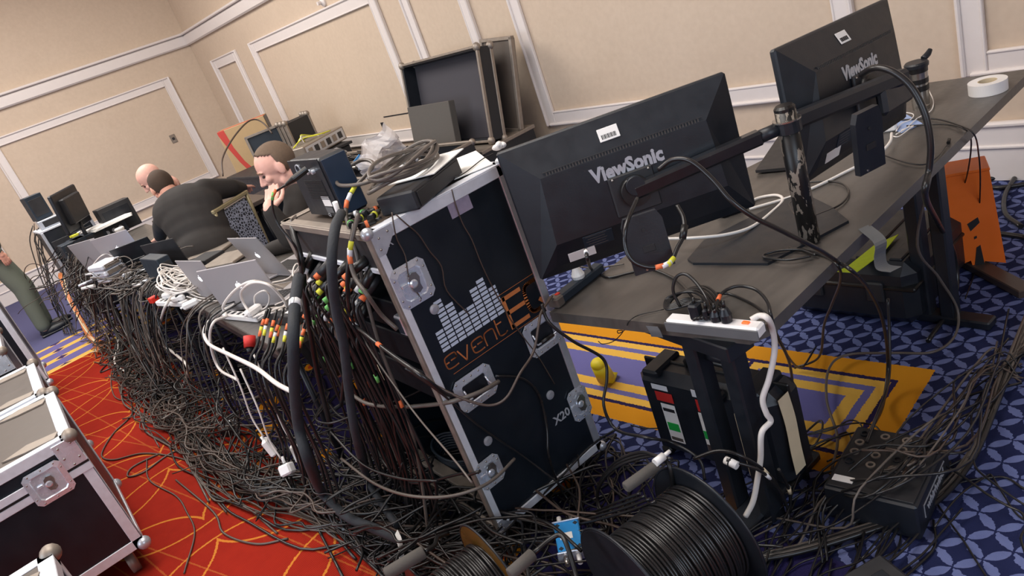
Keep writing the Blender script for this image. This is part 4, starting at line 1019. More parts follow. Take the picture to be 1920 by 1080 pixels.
# stage box
q_ = [V3((*Zp(*p_, .13)[:2], 0)) for p_ in ((1622, 800), (1793, 827), (1692, 948), (1533, 909))]
cb = sum(q_)/4; ux = (q_[1]+q_[2]-q_[0]-q_[3]); ux /= np.linalg.norm(ux); uy = np.cross((0, 0, 1), ux); Rb = np.stack([ux, uy, (0, 0, 1)], 1)
wx, wy = np.linalg.norm(q_[1]-q_[0]), np.linalg.norm(q_[3]-q_[0])
o = thing('stage_box', 'black stage box with rows of sockets and plugged cables on the blue carpet', 'stage box', (cb[0], cb[1], 0), Rb)
MB().box((0, 0, .067), (wx, wy, .125), .006).build('housing', 'black', o)
tp = MB().box((0, 0, .131), (wx*.92, wy*.92, .003), .001).build('top_panel', 'dark', o)
for i in range(4):
    for k in range(4):
        MB().lathe([(.012, 0), (.014, 0), (.014, .005), (.008, .005), (.008, .001)], (-wx*.36+wx*.24*i, -wy*.06+wy*.15*k-wy*.02, .132), seg=14).build('socket', 'alud' if (i+k) % 3 else 'black', tp)
print('stage box', wx, wy)
sd = -1
MB().box((-wx*.32, -wy*.35, .134), (.06, .025, .002)).build('asset_label', 'paper', tp)
if True:
    # side facing right/front of the picture
    RS = np.stack([(0, 1., 0), (0, 0, 1.), (1., 0, 0)], 1)
    MB().at(RS, (wx/2, 0, .07)).box((0, .0, .001), (wy*.66, .046, .002)).build('name_plate', 'letter', o)
    MB().at(RS, (wx/2, 0, .07)).box((0, .0, .002), (wy*.64, .040, .002)).build('name_plate_face', 'black', o)
    text('brand_lettering', 'whirlwind', .040, 'letter', o, RS, (wx/2+.0034, 0, .072), bold=.0012)
    RS2 = np.stack([(-1., 0, 0), (0, 0, 1.), (0, 1., 0)], 1)
o_sb = o
# blue box
c = Zp(1062, 1003, .15)
o = thing('converter_box', 'small bright blue converter box with coax cables on the floor cables', 'converter', (c[0], c[1], .11), Rz(-35)@Rx(8)@Ry(-5)*1.35)
MB().box((0, 0, .015), (.095, .062, .028), .003).build('housing', 'blue', o)
MB().box((.0, .005, .0295), (.02, .03, .001)).build('label', 'paper', o)
for sx in (-1, 1):
    MB().box((sx*.0485, 0, .015), (.004, .068, .032), .001).build('end_plate', 'chrome', o)
    for yy in (-.015, .015): MB().cyl((sx*.05, yy, .015), (sx*.075, yy, .015), .006, seg=10).build('coax_socket', 'white' if sx*yy > 0 else 'steel', o)
for sx in (-1, 1):
    for sy in (-1, 1): MB().prism([(sx*.036-.006, sy*.022), (sx*.036, sy*.022+.006), (sx*.036+.006, sy*.022), (sx*.036, sy*.022-.006)], .001, o=(0, 0, .029)).build('screw_mark', 'navy', o)
# ------------------------------------------------------------------ cable reels
def reel(label, c, R, w_, rf, rw, ridge=.0048, mfl='black', handle=None, mfl2=None):
    """axis along local z, centre c"""
    o = thing('cable_reel', label, 'cable reel', c, R)
    for sg, mm in ((-1, mfl2 or mfl), (1, mfl)):
        f_ = MB().lathe([(.02, sg*w_/2), (rf-.004, sg*w_/2), (rf, sg*(w_/2+.003)), (rf-.004, sg*(w_/2+.007)), (.02, sg*(w_/2+.007))], seg=56).build('flange', mm, o)
        MB().tube([(rf*math.cos(t), rf*math.sin(t), sg*(w_/2+.003)) for t in np.linspace(0, 2*np.pi, 49)], .004, 6, cap=False).build('rim', 'black', f_)
        MB().cyl((0, 0, sg*(w_/2)), (0, 0, sg*(w_/2+.03)), .03).build('hub', 'black', f_)
    n = int(w_/(2*ridge)); mb = MB()
    for L_ in range(2):
        rr = rw-.0085*(1-L_)
        for k in range(n-3*L_):
            z = -w_/2+ridge*(1+L_)+2*ridge*k
            t = np.linspace(0, 2*np.pi, 44); ph = rng.rand()*6; am = .0022*rng.rand()+(.005 if rng.rand() < .15 else .001)
            mb.tube(np.stack([(rr+.001*rng.randn())*np.cos(t), rr*np.sin(t), z+am*np.sin(t+ph)], 1), ridge, 6, cap=False)
    mb.build('wound_cable', 'cable', o, 'stuff')
    MB().cyl((0, 0, -w_/2), (0, 0, w_/2), rw-.012, seg=32).build('drum', 'black', o)
    return o
ca_, cb_ = Zp(1200, 868, .4), Zp(1085, 1008, .4)
RY = np.array([[1., 0, 0], [0, 0, 1.], [0, -1., 0]])   # local z -> world y
reel('large black cable reel wound full, in front of the rack case', (1.27, -.93, .215), Rz(-6)@RY, .29, .205, .15)
reel('smaller cable reel with amber-brown flange at the bottom edge of the picture', (1.70, -.50, .195), Rz(-4)@RY, .2, .19, .13, mfl2='brownflange', mfl='black')
def foam_handle(label, q0, q1, z0, z1, r=.016, rest=None):
    a, b_ = Zp(*q0, z0), Zp(*q1, z1); o = thing('reel_handle', label, 'handle', a)
    d = b_-a; MB().tube([0*d, d*.03, d*.97, d], [r*.7, r, r, r*.7], 14).build('foam_grip', 'foam', o)
    if rest is not None: MB().tube([d, *[V3(p)-a for p in rest]], .007, 8, 3).build('rod', 'rubber', o)
    return o
foam_handle('grey foam reel handle with white plug tip behind the large reel', (1172, 915), (1232, 872), .42, .42, .0165, [Zp(1245, 862, .42), Zp(1258, 880, .40), Zp(1262, 930, .3)])
foam_handle('grey foam reel handle at the bottom edge of the picture', (722, 1078), (796, 1034), .42, .42, .019, [Zp(815, 1022, .40), Zp(820, 1008, .38), Zp(840, 1000, .35)])
foam_handle('grey foam reel handle beside the blue converter box', (955, 1078), (1000, 1038), .42, .42, .017, [Zp(1030, 1012, .42), Zp(1050, 1003, .42), Zp(1062, 1020, .41), Zp(1078, 1070, .36), Zp(1085, 1100, .34)])
o = thing('plug', 'white coax plug resting on the foam handle tip', 'plug', Zp(1228, 868, .44), frame(Zp(1272, 833, .44)-Zp(1228, 868, .44)))
MB().cyl((0, 0, 0), (0, 0, .035), .012, .012, 14).cyl((0, 0, .035), (0, 0, .06), .006, .006, 10).build('body', 'white', o)
o = thing('connector', 'white cable connector hanging in front of the upright hard case', 'connector', Zp(1360, 862, .34), frame(Zp(1388, 876, .33)-Zp(1360, 862, .34)))
MB().cyl((0, 0, 0), (0, 0, .04), .0125, .0125, 14).build('body', 'white', o); MB().cyl((0, 0, .014), (0, 0, .018), .0132, .0132, 14).build('band', 'black', o)
# ------------------------------------------------------------------ back row along the right wall
def lid_upright():
    o = thing('flight_case_half', 'big open flight-case lid standing upright against the wall, dark foam inside', 'case lid', (5.47, -3.24, .67), Rz(1)@Rx(13))
    w_, h_ = 1.18, .72
    # local x along the wall, inside looks at -y?  inside faces the camera side (+y)
    MB().box((0, -.10, h_/2), (w_, .012, h_)).build('panel', 'lining', o)
    for sx in (-1, 1): MB().box((sx*w_/2, -.04, h_/2), (.02, .14, h_), .003).build('side_wall', 'black', o)
    for zz in (.01, h_-.01): MB().box((0, -.04, zz), (w_, .14, .02), .003).build('side_wall', 'black', o)
    for sx in (-1, 1):
        for yy in (.03, -.10): MB().box((sx*(w_/2+.006), yy, h_/2), (.02, .03, h_+.02), .004).build('edge_extrusion', 'alud', o)
    for zz in (-.003, h_+.003): MB().box((0, .03, zz), (w_+.02, .03, .02), .004).build('edge_extrusion', 'alud', o)
    for sx in (-1, 1):
        for zz in (0, h_):
            for yy in (.03, -.1): MB().ell((sx*w_/2, yy, zz), (.035, .03, .035), seg=10, rings=7).build('corner_ball', 'alud', o)
    return o
lid_upright()
o = thing('low_case', 'black case base pushed to the wall carrying the upright open lid', 'flight case', (5.47, -3.35, 0), Rz(1))
MB().box((0, 0, .32), (1.24, .56, .62), .008).build('body', 'black', o)
for zz in (.02, .63): MB().box((0, 0, zz), (1.26, .58, .03), .004).build('edge_extrusion', 'alud', o)
o = thing('flight_case_half', 'second flight-case lid leaning behind the upright one, its pale edge showing', 'case lid', (5.06, -3.54, .655), Rz(2)@Rx(12)@Ry(-5))
MB().box((0, 0, .36), (.36, .05, .72), .004).build('panel', 'cableg', o)
for sx in (-1, 1): MB().box((sx*.19, .02, .36), (.03, .04, .74), .004).build('edge_extrusion', 'alud', o)
for zz in (0, .72): MB().box((0, .02, zz), (.41, .04, .03), .004).build('edge_extrusion', 'alud', o)
o = thing('foam_board', 'brown-grey foam panel leaning inside the upright case lid', 'foam panel', (5.58, -3.14, .69), Rz(1)@Rx(12))
MB().box((0, 0, .18), (.68, .06, .36), .004).build('board', 'foam', o)
def open_trunk(label, loc, ang, L_, W_, H_, seed):
    o = thing('open_flight_case', label, 'flight case', loc, Rz(ang))
    MB().box((0, 0, H_/2-.03), (L_, W_, H_-.06), .004).build('body', 'black', o)
    for sy in (-1, 1):
        MB().box((0, sy*W_/2, H_-.02), (L_, .02, .10), .003).build('side_wall', 'black', o)
        MB().box((0, sy*W_/2, H_+.03), (L_+.02, .03, .025), .004).build('edge_extrusion', 'alud', o)
        MB().box((0, sy*(W_/2+.006), H_-.055), (L_+.02, .02, .03), .004).build('edge_extrusion', 'alud', o)
    for sx in (-1, 1):
        MB().box((sx*L_/2, 0, H_-.02), (.02, W_, .10), .003).build('side_wall', 'black', o)
        MB().box((sx*L_/2, 0, H_+.03), (.03, W_+.02, .025), .004).build('edge_extrusion', 'alud', o)
        MB().box((sx*(L_/2+.004), 0, H_-.055), (.02, W_+.02, .03), .004).build('edge_extrusion', 'alud', o)
        for sy in (-1, 1): MB().ell((sx*L_/2, sy*W_/2, H_+.03), (.028, .028, .028), seg=10, rings=6).build('corner_ball', 'alud', o)
    return o
def rnd_gear(n, x0, x1, y0, y1, z, group, labf, sc=1.):
    for i in range(n):
        x, y = x0+(x1-x0)*(i+.5)/n+rng.randn()*.02, y0+(y1-y0)*rng.rand(); a = rng.rand()*180
        k = i % 4; lb = 'gear piece'
        if k == 0:
            o = thing('clamp', group[0], 'clamp', (x, y, z+.02), Rz(a), group[0])
            MB().tube([(-.08*sc, 0, 0), (-.02*sc, 0, .05*sc), (.05*sc, 0, .04*sc), (.07*sc, 0, 0)], .014*sc, 8, 2).build('jaw', 'alu', o); MB().cyl((0, -.04*sc, .03), (0, .05*sc, .03), .01, seg=8).build('bolt', 'chrome', o)
        elif k == 1:
            o = thing('adapter', group[1], 'adapter', (x, y, z), Rz(a), group[1])
            MB().box((0, 0, .03*sc), (.13*sc, .07*sc, .06*sc), .01).build('body', 'alud', o); MB().cyl((.06*sc, 0, .03*sc), (.10*sc, 0, .03*sc), .015*sc, seg=10).build('nose', 'dark', o)
        elif k == 2:
            o = thing('bar', group[2], 'bar', (x, y, z+.015), Rz(a), group[2])
            MB().cyl((-.2*sc, 0, .02), (.2*sc, 0, .03), .013, seg=8).build('rod', 'steel', o); MB().box((.12*sc, 0, .03), (.04, .05, .04), .005).build('collar', 'dark', o)
        else:
            o = thing('cable_coil', group[3], 'cable coil', (x, y, z+.01), Rz(a), group[3])
            mb = MB()
            for kk in range(4):
                t = np.linspace(0, 2*np.pi, 20); mb.tube(np.stack([.09*sc*np.cos(t), .07*sc*np.sin(t), .01+.014*kk+.006*np.sin(t*2+kk)], 1), .007, 5, cap=False)
            mb.build('windings', 'cable' if i % 2 else 'cableg', o)
open_trunk('open black flight case full of fittings standing below the upright lid', (5.55, -2.64, 0), 3, 1.5, .66, .72, 1)
rnd_gear(16, 4.95, 6.2, -2.86, -2.42, .76, ('metal clamps lying in the open case', 'metal and black adapters in the open case', 'steel bars lying in the open case', 'cable coils in the open case'), '')
open_trunk('long open flight case of bars and cables behind the small speaker', (7.05, -2.60, 0), 3, 1.2, .66, .72, 2)
rnd_gear(14, 6.6, 7.5, -2.85, -2.35, .76, ('metal clamps in the long case behind the speaker', 'adapters in the long case behind the speaker', 'steel bars in the long case behind the speaker', 'cable coils in the long case behind the speaker'), '', 1.3)
for k in range(4):
    o = thing('bar', 'long steel bar lying side by side across the open cases', 'bar', (6.0, -2.42-.13*k, .80), Rz(3-2*k), 'long steel bars')
    MB().cyl((-.55, 0, 0), (.5, 0, 0), .014, seg=8).build('rod', 'steel', o); MB().box((-.3, 0, 0), (.05, .04, .035), .004).build('collar', 'dark', o)
# clear plastic bag
def bag():
    mb = MB(); n = 14; vs = []
    for i in range(n):
        for j in range(n):
            u, v_ = i/(n-1)-.5, j/(n-1)-.5
            vs.append((u*.36, .05*math.sin(u*9+v_*4)+.035*math.cos(v_*13)+.02*rng.randn()*.5, v_*.30+.04*u))
    fs = [(i*n+j, (i+1)*n+j, (i+1)*n+j+1, i*n+j+1) for i in range(n-1) for j in range(n-1)]
    mb.add(vs, fs); vs2 = [(x, y-.08*(1-(2*x/.36)**2)*(1-(2*z/.34)**2)-.002, z) for x, y, z in vs]; mb.add(vs2, [f[::-1] for f in fs])
    o = mb.build('plastic_bag', 'bag'); o.location = Zp(722, 305, 1.0); c = Zp(716, 296, .93); o.location = c; o.rotation_euler = (.3, -.35, -.5-math.pi/2+.3)
    tag(o, 'crumpled clear plastic bag with blue corner lying on the open case', 'plastic bag'); return o
bg = bag()
o = MB().prism([(-.17, .02), (-.08, .05), (-.10, .11), (-.165, .1)], .003, R=np.array([[1, 0, 0], [0, 0, -1.], [0, 1., 0]]), o=(0, .07, 0)).build('blue_print', 'blue', bg)
# low dark support under the bag
# rack gear at the wall
def gearbox(label, px, z, size, ang, m, **k): return gadget('rack_unit', label, 'electronics', (*Zp(*px, z)[:2],), size, ang, m, z=z, **k)
o = thing('gear_table', 'black cloth-covered table of loose gear along the right wall', 'table', (8.55, -2.85, 0), Rz(2))
MB().box((0, 0, .36), (1.6, .9, .72), .01).build('cover', 'black', o); MB().box((0, 0, .735), (1.66, .96, .03), .005).build('tabletop', 'dark', o)
def on(px, z=.752): c = Zp(*px, z); return (c[0], c[1])
c_ = on((600, 285), .77)
o = thing('rack_unit', 'grey open-sided rack unit lying with cables across it, left of the plastic bag', 'electronics', (8.0, -3.0, .752), Rz(-62))
MB().box((0, 0, .08), (.75, .42, .15), .008).build('chassis', 'alud', o)
MB().box((0, -.212, .08), (.7, .004, .12), .002).build('front_panel', 'alu', o)
for k in range(6): MB().box((-.28+.11*k, -.216, .08), (.07, .006, .07), .002).build('module', 'dark' if k % 2 else 'alud', o)
for i in range(5):
    a = rng.rand()
    cable('thin pale cable on the grey rack unit', [(7.95+.08*rng.randn(), -2.75-.05*i, .91), (7.9, -2.9, .96+.01*i), (7.85+.2*rng.rand(), -3.05, .94), (7.9, -3.15+.1*rng.randn(), .92)], .007, 'whitec' if i % 2 else 'ytape', 'pale cables on the grey rack unit')
o = thing('flight_case_half', 'small grey-edged case lid standing behind the seated man', 'case lid', (8.75, -2.86, .752), Rz(-106)@Rx(-6))
MB().box((0, 0, .19), (.52, .06, .38), .006).build('panel', 'navy', o)
for zz in (.012, .37): MB().box((0, -.02, zz), (.54, .06, .03), .004).build('edge_extrusion', 'alud', o)
for sx in (-1, 1): MB().box((sx*.26, -.02, .19), (.03, .06, .38), .004).build('edge_extrusion', 'alud', o)
RF = np.array([[1, 0, 0], [0, 0, -1.], [0, 1., 0]])
MB().at(RF, (0, -.031, .02)).prism([(-.16, .0), (-.13, .13), (-.10, .05), (-.06, .15), (-.03, .05), (0, .12), (.02, 0)], .002).build('emblem', 'aluw', o)
for k in range(3):
    o = thing('flight_case_half', 'grey-edged case piece standing beside the small case lid', 'case lid', (8.62-.1*k, -3.12, .752), Rz(-78+4*k), 'case pieces standing upright')
    MB().box((0, 0, .19), (.36, .04, .38), .004).build('panel', 'black', o)
    for sx in (-1, 1): MB().box((sx*.18, 0, .19), (.03, .05, .38), .004).build('edge_extrusion', 'alud', o)
    for sx in (-1, 1): MB().ell((sx*.18, 0, .39), (.035, .035, .035), seg=10, rings=6).build('corner_ball', 'alud', o)
# cardboard box with red stripe
cbx = (9.35, -2.95, .55)
o = thing('cardboard_box', 'tall cardboard box with curved red stripe near the room corner', 'box', (9.75, -2.90, .60), Rz(-116))
MB().box((0, .16, .32), (.62, .32, .64), .005).build('carton', 'card', o)
MB().at(RF, (0, -.0005, 0)).prism([(-.31, .64), (-.22, .64), (-.20, .40), (-.15, .2), (-.06, .0), (-.13, .0), (-.21, .2), (-.27, .42), (-.31, .6)], .001).build('red_stripe', 'cardr', o)
MB().box((0, .1, .6405), (.62, .12, .002)).build('red_stripe', 'cardr', o)
MB().at(RF, (0.02, -.0005, .30)).prism([(-.04, .07), (-.03, .02), (0, .0), (.03, .02), (.04, .07), (.015, .04), (0, .06), (-.015, .04)], .0012).prism([(-.045, -.03), (.045, -.03), (.045, -.012), (-.045, -.012)], .0012).build('printed_mark', 'cableb', o)
MB().at(RF, (.19, -.0005, .24)).prism([(-.07, 0), (.07, 0), (.07, .022), (-.07, .022)], .0012).build('printed_text', 'cableg', o)
MB().box((.312, .16, .32), (.004, .3, .62)).build('black_side', 'black', o)
o = thing('low_case', 'dark open case carrying the cardboard box', 'flight case', (9.75, -2.90, 0), Rz(-110))
MB().box((0, .15, .285), (.9, .6, .55), .01).build('body', 'black', o); MB().box((0, .15, .575), (.94, .64, .03), .004).build('tray', 'dark', o)
for sy in (-.17, .47): MB().box((0, sy, .58), (.94, .02, .03), .003).build('edge_extrusion', 'alud', o)
o = thing('low_case', 'dark equipment bench heaped with leads right behind the seated man', 'flight case', (7.2, -2.0, 0), Rz(-78))
MB().box((0, 0, .36), (1.0, .45, .70), .01).build('body', 'black', o)
for zz in (.715, .62): MB().box((0, -.23, zz), (1.02, .02, .02), .003).build('edge_extrusion', 'alud', o)
cable('thin brown cable arching over the cardboard box', [Dp(418, 330, 7.6), Dp(417, 298, 7.7), Dp(435, 262, 8.0), Dp(460, 232, 8.3), Dp(478, 224, 8.4), Dp(495, 232, 8.4), Dp(510, 250, 8.3)], .009, 'cableb')
# banquet chair with patterned back
o = thing('chair', 'beige metal chair with patterned grey back between the two men', 'chair', (5.72, -1.36, 0), Rz(-55))
for sx in (-1, 1):
    MB().tube([(sx*.21, 0, 0), (sx*.21, .02, .45), (sx*.2, -.02, .98)], .016, 8, 3).build('back_post', 'brasspost', o); MB().cyl((sx*.2, .42, 0), (sx*.2, .38, .45), .013).build('leg', 'brasspost', o)
MB().box((0, -.02, .98), (.44, .03, .03), .006).build('top_rail', 'brasspost', o)
MB().box((0, -.0, .72), (.38, .03, .46), .01).build('backrest', 'mesh', o); MB().box((0, .2, .46), (.42, .42, .06), .02).build('seat', 'black', o)
# ------------------------------------------------------------------ people
def fuse(mb, name, m, parent, voxel=.008, smooth=3):
    ob = mb.build(name+'_raw', m)
    md = ob.modifiers.new('r', 'REMESH'); md.mode = 'VOXEL'; md.voxel_size = voxel; md.use_smooth_shade = True
    ms = ob.modifiers.new('s', 'SMOOTH'); ms.factor = .5; ms.iterations = smooth
    dg = bpy.context.evaluated_depsgraph_get(); me = bpy.data.meshes.new_from_object(ob.evaluated_get(dg)); me.name = name
    bpy.data.objects.remove(ob)
    me.materials.clear(); me.materials.append(M[m]); me.polygons.foreach_set('use_smooth', [True]*len(me.polygons))
    r = bpy.data.objects.new(name, me); COL.objects.link(r); r.parent = parent; return r
def limb(mb, pts, rad, seg=14):
    for i in range(len(pts)): mb.ell(pts[i], (rad[i],)*3, seg=seg, rings=8)
    for i in range(len(pts)-1): mb.tube([pts[i], pts[i+1]], [rad[i], rad[i+1]], seg)
def head(mb, c, R, s=1.):
    """face along local +x, up +z; c = centre of skull"""
    T = lambda p: V3(c)+R@(V3(p)*s)
    def E(p, rad, rr=None): mb.ell(T(p), V3(rad)*s, R if rr is None else R@rr, 20, 14)
    E((-.008, 0, .025), (.098, .076, .090)); E((.022, 0, -.03), (.070, .060, .085)); E((.045, 0, -.085), (.036, .040, .032))
    E((.03, 0, -.055), (.055, .052, .05))
    E((.078, 0, .022), (.016, .046, .011))                       # brow
    for y in (-1, 1):
        E((.066, y*.036, -.020), (.022, .022, .022)); E((-.006, y*.081, -.006), (.021, .010, .034), Rz(y*-24)@Rx(y*8)); E((-.012, y*.074, -.006), (.016, .014, .022)); E((.0, y*.06, -.07), (.035, .015, .03))
    mb.tube([T((.086, 0, .012)), T((.103, 0, -.018)), T((.108, 0, -.030))], [.009*s, .012*s, .013*s], 10); E((.108, 0, -.030), (.014, .014, .011))
    for y in (-1, 1): E((.098, y*.012, -.034), (.010, .008, .008))
    E((.088, 0, -.058), (.012, .024, .007)); E((.086, 0, -.068), (.012, .021, .008)); E((.080, 0, -.092), (.017, .019, .015))
    limb(mb, [T((-.03, 0, -.05)), T((-.045, 0, -.15))], [.058*s, .06*s])
def face_parts(parent, c, R, s=1.):
    T = lambda p: V3(c)+R@(V3(p)*s)
    for y in (-1, 1):
        MB().ell(T((.0805, y*.031, .002)), V3((.009, .013, .0065))*s, R, 10, 8).build('eye', 'eye', parent)
        MB().tube([T((.090, y*.014, .022)), T((.089, y*.032, .027)), T((.078, y*.050, .020))], [.004*s, .005*s, .003*s], 6, 2).build('eyebrow', 'brow', parent)
    MB().box(T((.0965, 0, -.0625)), V3((.004, .036, .0035))*s, .0005, R).build('mouth', mat('lip', (160, 90, 82), .5, var=0) if 'lip' not in bpy.data.materials else bpy.data.materials['lip'], parent)
def hair(parent, c, R, m, s=1., bald=0., side=True):
    """thin shell over the skull, cut along a hairline"""
    vs, keep = [], []; seg, rings = 36, 26
    for i in range(rings+1):
        th = math.pi*.78*i/rings
        for j in range(seg):
            ph = 2*math.pi*j/seg; d = V3((math.sin(th)*math.cos(ph), math.sin(th)*math.sin(ph), math.cos(th)))
            p = V3((-.010, 0, .025))+d*V3((.103, .081, .095))*(1+.012*rng.rand())
            vs.append(p)
    fs = []
    for i in range(rings):
        for j in range(seg):
            q = [i*seg+j, (i+1)*seg+j, (i+1)*seg+(j+1) % seg, i*seg+(j+1) % seg]; m_ = np.mean([vs[k] for k in q], 0)
            x, y, z = m_
            ok = (z > .068+.62*(x+.01)) if x > -.01 else (z > -.075)
            if x > .062: ok = False
            if abs(y) > .055 and x > -.02 and z < .02: ok = ok and x < .012 and z > -.03
            if bald and z > .085-.0 and x > -.075+.02*0: ok = ok and False
            if ok: fs.append(tuple(q))
    V = np.array(vs)*s@np.asarray(R).T+V3(c)
    mb = MB().add(V, fs, True); o = mb.build('hair', m, parent)
    md = o.modifiers.new('s', 'SOLIDIFY'); md.thickness = .006; md.offset = -1
    return o
def hand(mb, w_, dirv, palmn, curl=.6, s=1., side=1):
    """wrist w_, palm direction dirv, palm normal palmn (towards the palm side)"""
    d = V3(dirv)/np.linalg.norm(dirv); n = V3(palmn); n -= (n@d)*d; n /= np.linalg.norm(n); l = np.cross(d, n)*side
    mb.ell(V3(w_)+d*.045*s, (.042*s, .016*s, .048*s), np.stack([l, n, d], 1), 14, 10)
    limb(mb, [V3(w_)-d*.01, V3(w_)+d*.03*s], [.026*s, .028*s])
    for i, (off, ln_) in enumerate(((-.030, .070), (-.010, .080), (.011, .075), (.031, .058))):
        b_ = V3(w_)+d*.082*s+l*off*s; a = 0; P = [b_]; 
        for k in range(3):
            a += curl*(.5+.25*k); P.append(P[-1]+(d*math.cos(a)+n*math.sin(a))*ln_*s/3*(1.15-.15*k))
        limb(mb, P, [.0095*s, .009*s, .0085*s, .0075*s], 8)
    b_ = V3(w_)+d*.02*s-l*.03*s; P = [b_, b_+(d*.55-l*.75+n*.2)*.04*s, b_+(d*.55-l*.75+n*.2)*.04*s+(d*.9-l*.25+n*.25)*.034*s, b_+(d*.55-l*.75+n*.2)*.04*s+(d*.9-l*.25+n*.25)*.034*s+(d*.95+n*.3)*.022*s]
    limb(mb, P, [.014*s, .012*s, .0105*s, .009*s], 8)
def orient(face, up):
    x = V3(face)/np.linalg.norm(face); z = V3(up); z = z-(z@x)*x; z /= np.linalg.norm(z); return np.stack([x, np.cross(z, x), z], 1)
def person(label, loc, hc, hR, hs, torso, arms, m, hairm, cuffs=True, bald=0, legs=None, hands=(), voxel=.009, mshirt='shirt', k=1.):
    o = thing('person', label, 'person', loc); T = lambda p: V3(p)-V3(loc)
    body = MB(); head(body, T(hc), hR, hs)
    neckb = V3(hc)+hR@(V3((-.045, 0, -.14))*hs)
    chest, waist, hip, wdir = torso        # points and shoulder direction
    wd = V3(wdir)/np.linalg.norm(wdir)
    limb(body, [T(neckb), T(chest)], [.058*hs, .09]); body.ell(T(chest), (.12, .12, .12)); limb(body, [T(chest), T(waist), T(hip)], [.12, .12, .13])
    for A in arms: limb(body, [T(p) for p in A[0]], A[1])
    for h_ in hands: hand(body, T(h_[0]), h_[1], h_[2], *h_[3:])
    if legs:
        for Lg in legs: limb(body, [T(p) for p in Lg[0]], [r*.9 for r in Lg[1]])
    fuse(body, 'body', m, o, .006 if hands else .008, 2)
    sh = MB(); ch = T(chest); up = (V3(chest)-V3(hip)); up /= np.linalg.norm(up); fr_ = np.stack([wd, np.cross(up, wd), up], 1)
    sh.ell(ch, (.225*k, .135*k, .16*k), fr_); sh.ell(T((V3(chest)+V3(waist))/2), (.20*k, .14*k, .22), fr_); sh.ell(T(waist), (.19*k, .14*k, .19), fr_); sh.ell(T(hip), (.20*k, .16*k, .19), fr_)
    sh.ell(ch+up*.09, (.15, .10, .085), fr_); sh.tube([ch+up*.10, T(neckb)+(0, 0, .01)], [.10, .067*hs], 16)
    for A in arms:
        P = [T(p) for p in A[0]]; R_ = list(A[1])
        Pm = P[:-1]+[P[-2]+(P[-1]-P[-2])*.9]
        limb(sh, Pm, [r+.014 for r in R_]); sh.ell(P[0], (.085, .085, .085))
    fuse(sh, 'shirt', mshirt, o, .010, 14)
    if legs:
        lg = MB()
        for Lg in legs:
            P = [T(p) for p in Lg[0]]; P[-1] = P[-2]+(P[-1]-P[-2])*.93
            limb(lg, P, [r+.016 for r in Lg[1]])
        fuse(lg, 'trousers', 'dark' if mshirt == 'shirt' else 'trouser', o, .014, 4)
    face_parts(o, T(hc), hR, hs)
    if hairm: hair(o, T(hc), hR, hairm, hs, bald)
    return o
# man resting his head on his hand
hc = Dp(518, 312, 4.02); fwdH = V3((CF[0], CF[1], 0))/np.linalg.norm(CF[:2]); lft = V3((-fwdH[1], fwdH[0], 0))
hR = orient(lft*.86-fwdH*.30+(0, 0, -.26), (0, 0, 1))
hp2 = lambda p: hc+hR@V3(p)
sh_c = hc+V3((.10, -.15, -.30)); near = -fwdH
shL = Dp(560, 372, 4.0); shR = shL+fwdH*.36+(0, 0, .0)
el = Dp(545, 448, 3.86); wr = Dp(505, 392, 3.80)
chest = (shL+shR)/2+(0, 0, -.10)
pal = hp2((.062, .066, -.075))
person('short-haired man in black resting his cheek on his hand behind the laptops', (chest[0], chest[1], 0), hc, hR, 1.12,
       (chest, chest+V3((.02, -.04, -.25)), V3((chest[0]+.02, chest[1]-.05, .55)), shR-shL),
       [([shL, el, wr], [.062, .046, .032]), ([shR, shR+V3((0, .15, -.28)), V3((4.5, -1.15, .79))], [.06, .045, .032])],
       'skin2', 'hairg', hands=[(wr, pal-wr+V3((0, 0, .03)), hc-wr, .25, 1.1, -1)],
       legs=[([V3((chest[0]-.1, chest[1]-.05, .52)), V3((chest[0]-.1, chest[1]+.35, .5)), V3((chest[0]-.1, chest[1]+.32, .08))], [.09, .065, .045]), ([V3((chest[0]+.12, chest[1]-.05, .52)), V3((chest[0]+.14, chest[1]+.35, .5)), V3((chest[0]+.14, chest[1]+.32, .08))], [.09, .065, .045])])
MB_ = MB()
# man leaning over, seen from behind
hc = Dp(305, 350, 5.55)
hR = orient(fwdH*.72+lft*.62+(0, 0, -.45), (0, 0, 1))
sL, sR = Dp(312, 392, 5.5), Dp(385, 358, 5.45)
ch = Dp(352, 392, 5.45)
hipp = Dp(392, 465, 5.4)
elb = Dp(432, 352, 5.6); wrs = Dp(455, 352, 5.95)
person('man in black sweater bent over the table with his back to the camera', (ch[0], ch[1], 0), hc, hR, 1.08,
       (ch, (ch+hipp)/2, hipp, sR-sL), [([sR, elb, wrs], [.08, .06, .035]), ([sL, Dp(302, 425, 5.6), Dp(300, 445, 5.8)], [.07, .05, .035])],
       'skin', 'hairb', hands=[(wrs, (wrs-elb), (0, 0, -1), .5, 1., 1), (Dp(300, 445, 5.8), V3((.6, .3, -.1)), (0, 0, -1), .4, 1., 1)],
       legs=[([hipp+(-.08, 0, -.05), V3((hipp[0]-.05, hipp[1]-.25, .45)), V3((hipp[0]-.1, hipp[1]-.2, .06))], [.1, .07, .05]), ([hipp+(.1, -.05, -.05), V3((hipp[0]+.15, hipp[1]-.25, .45)), V3((hipp[0]+.12, hipp[1]-.2, .06))], [.1, .07, .05])], k=1.22)
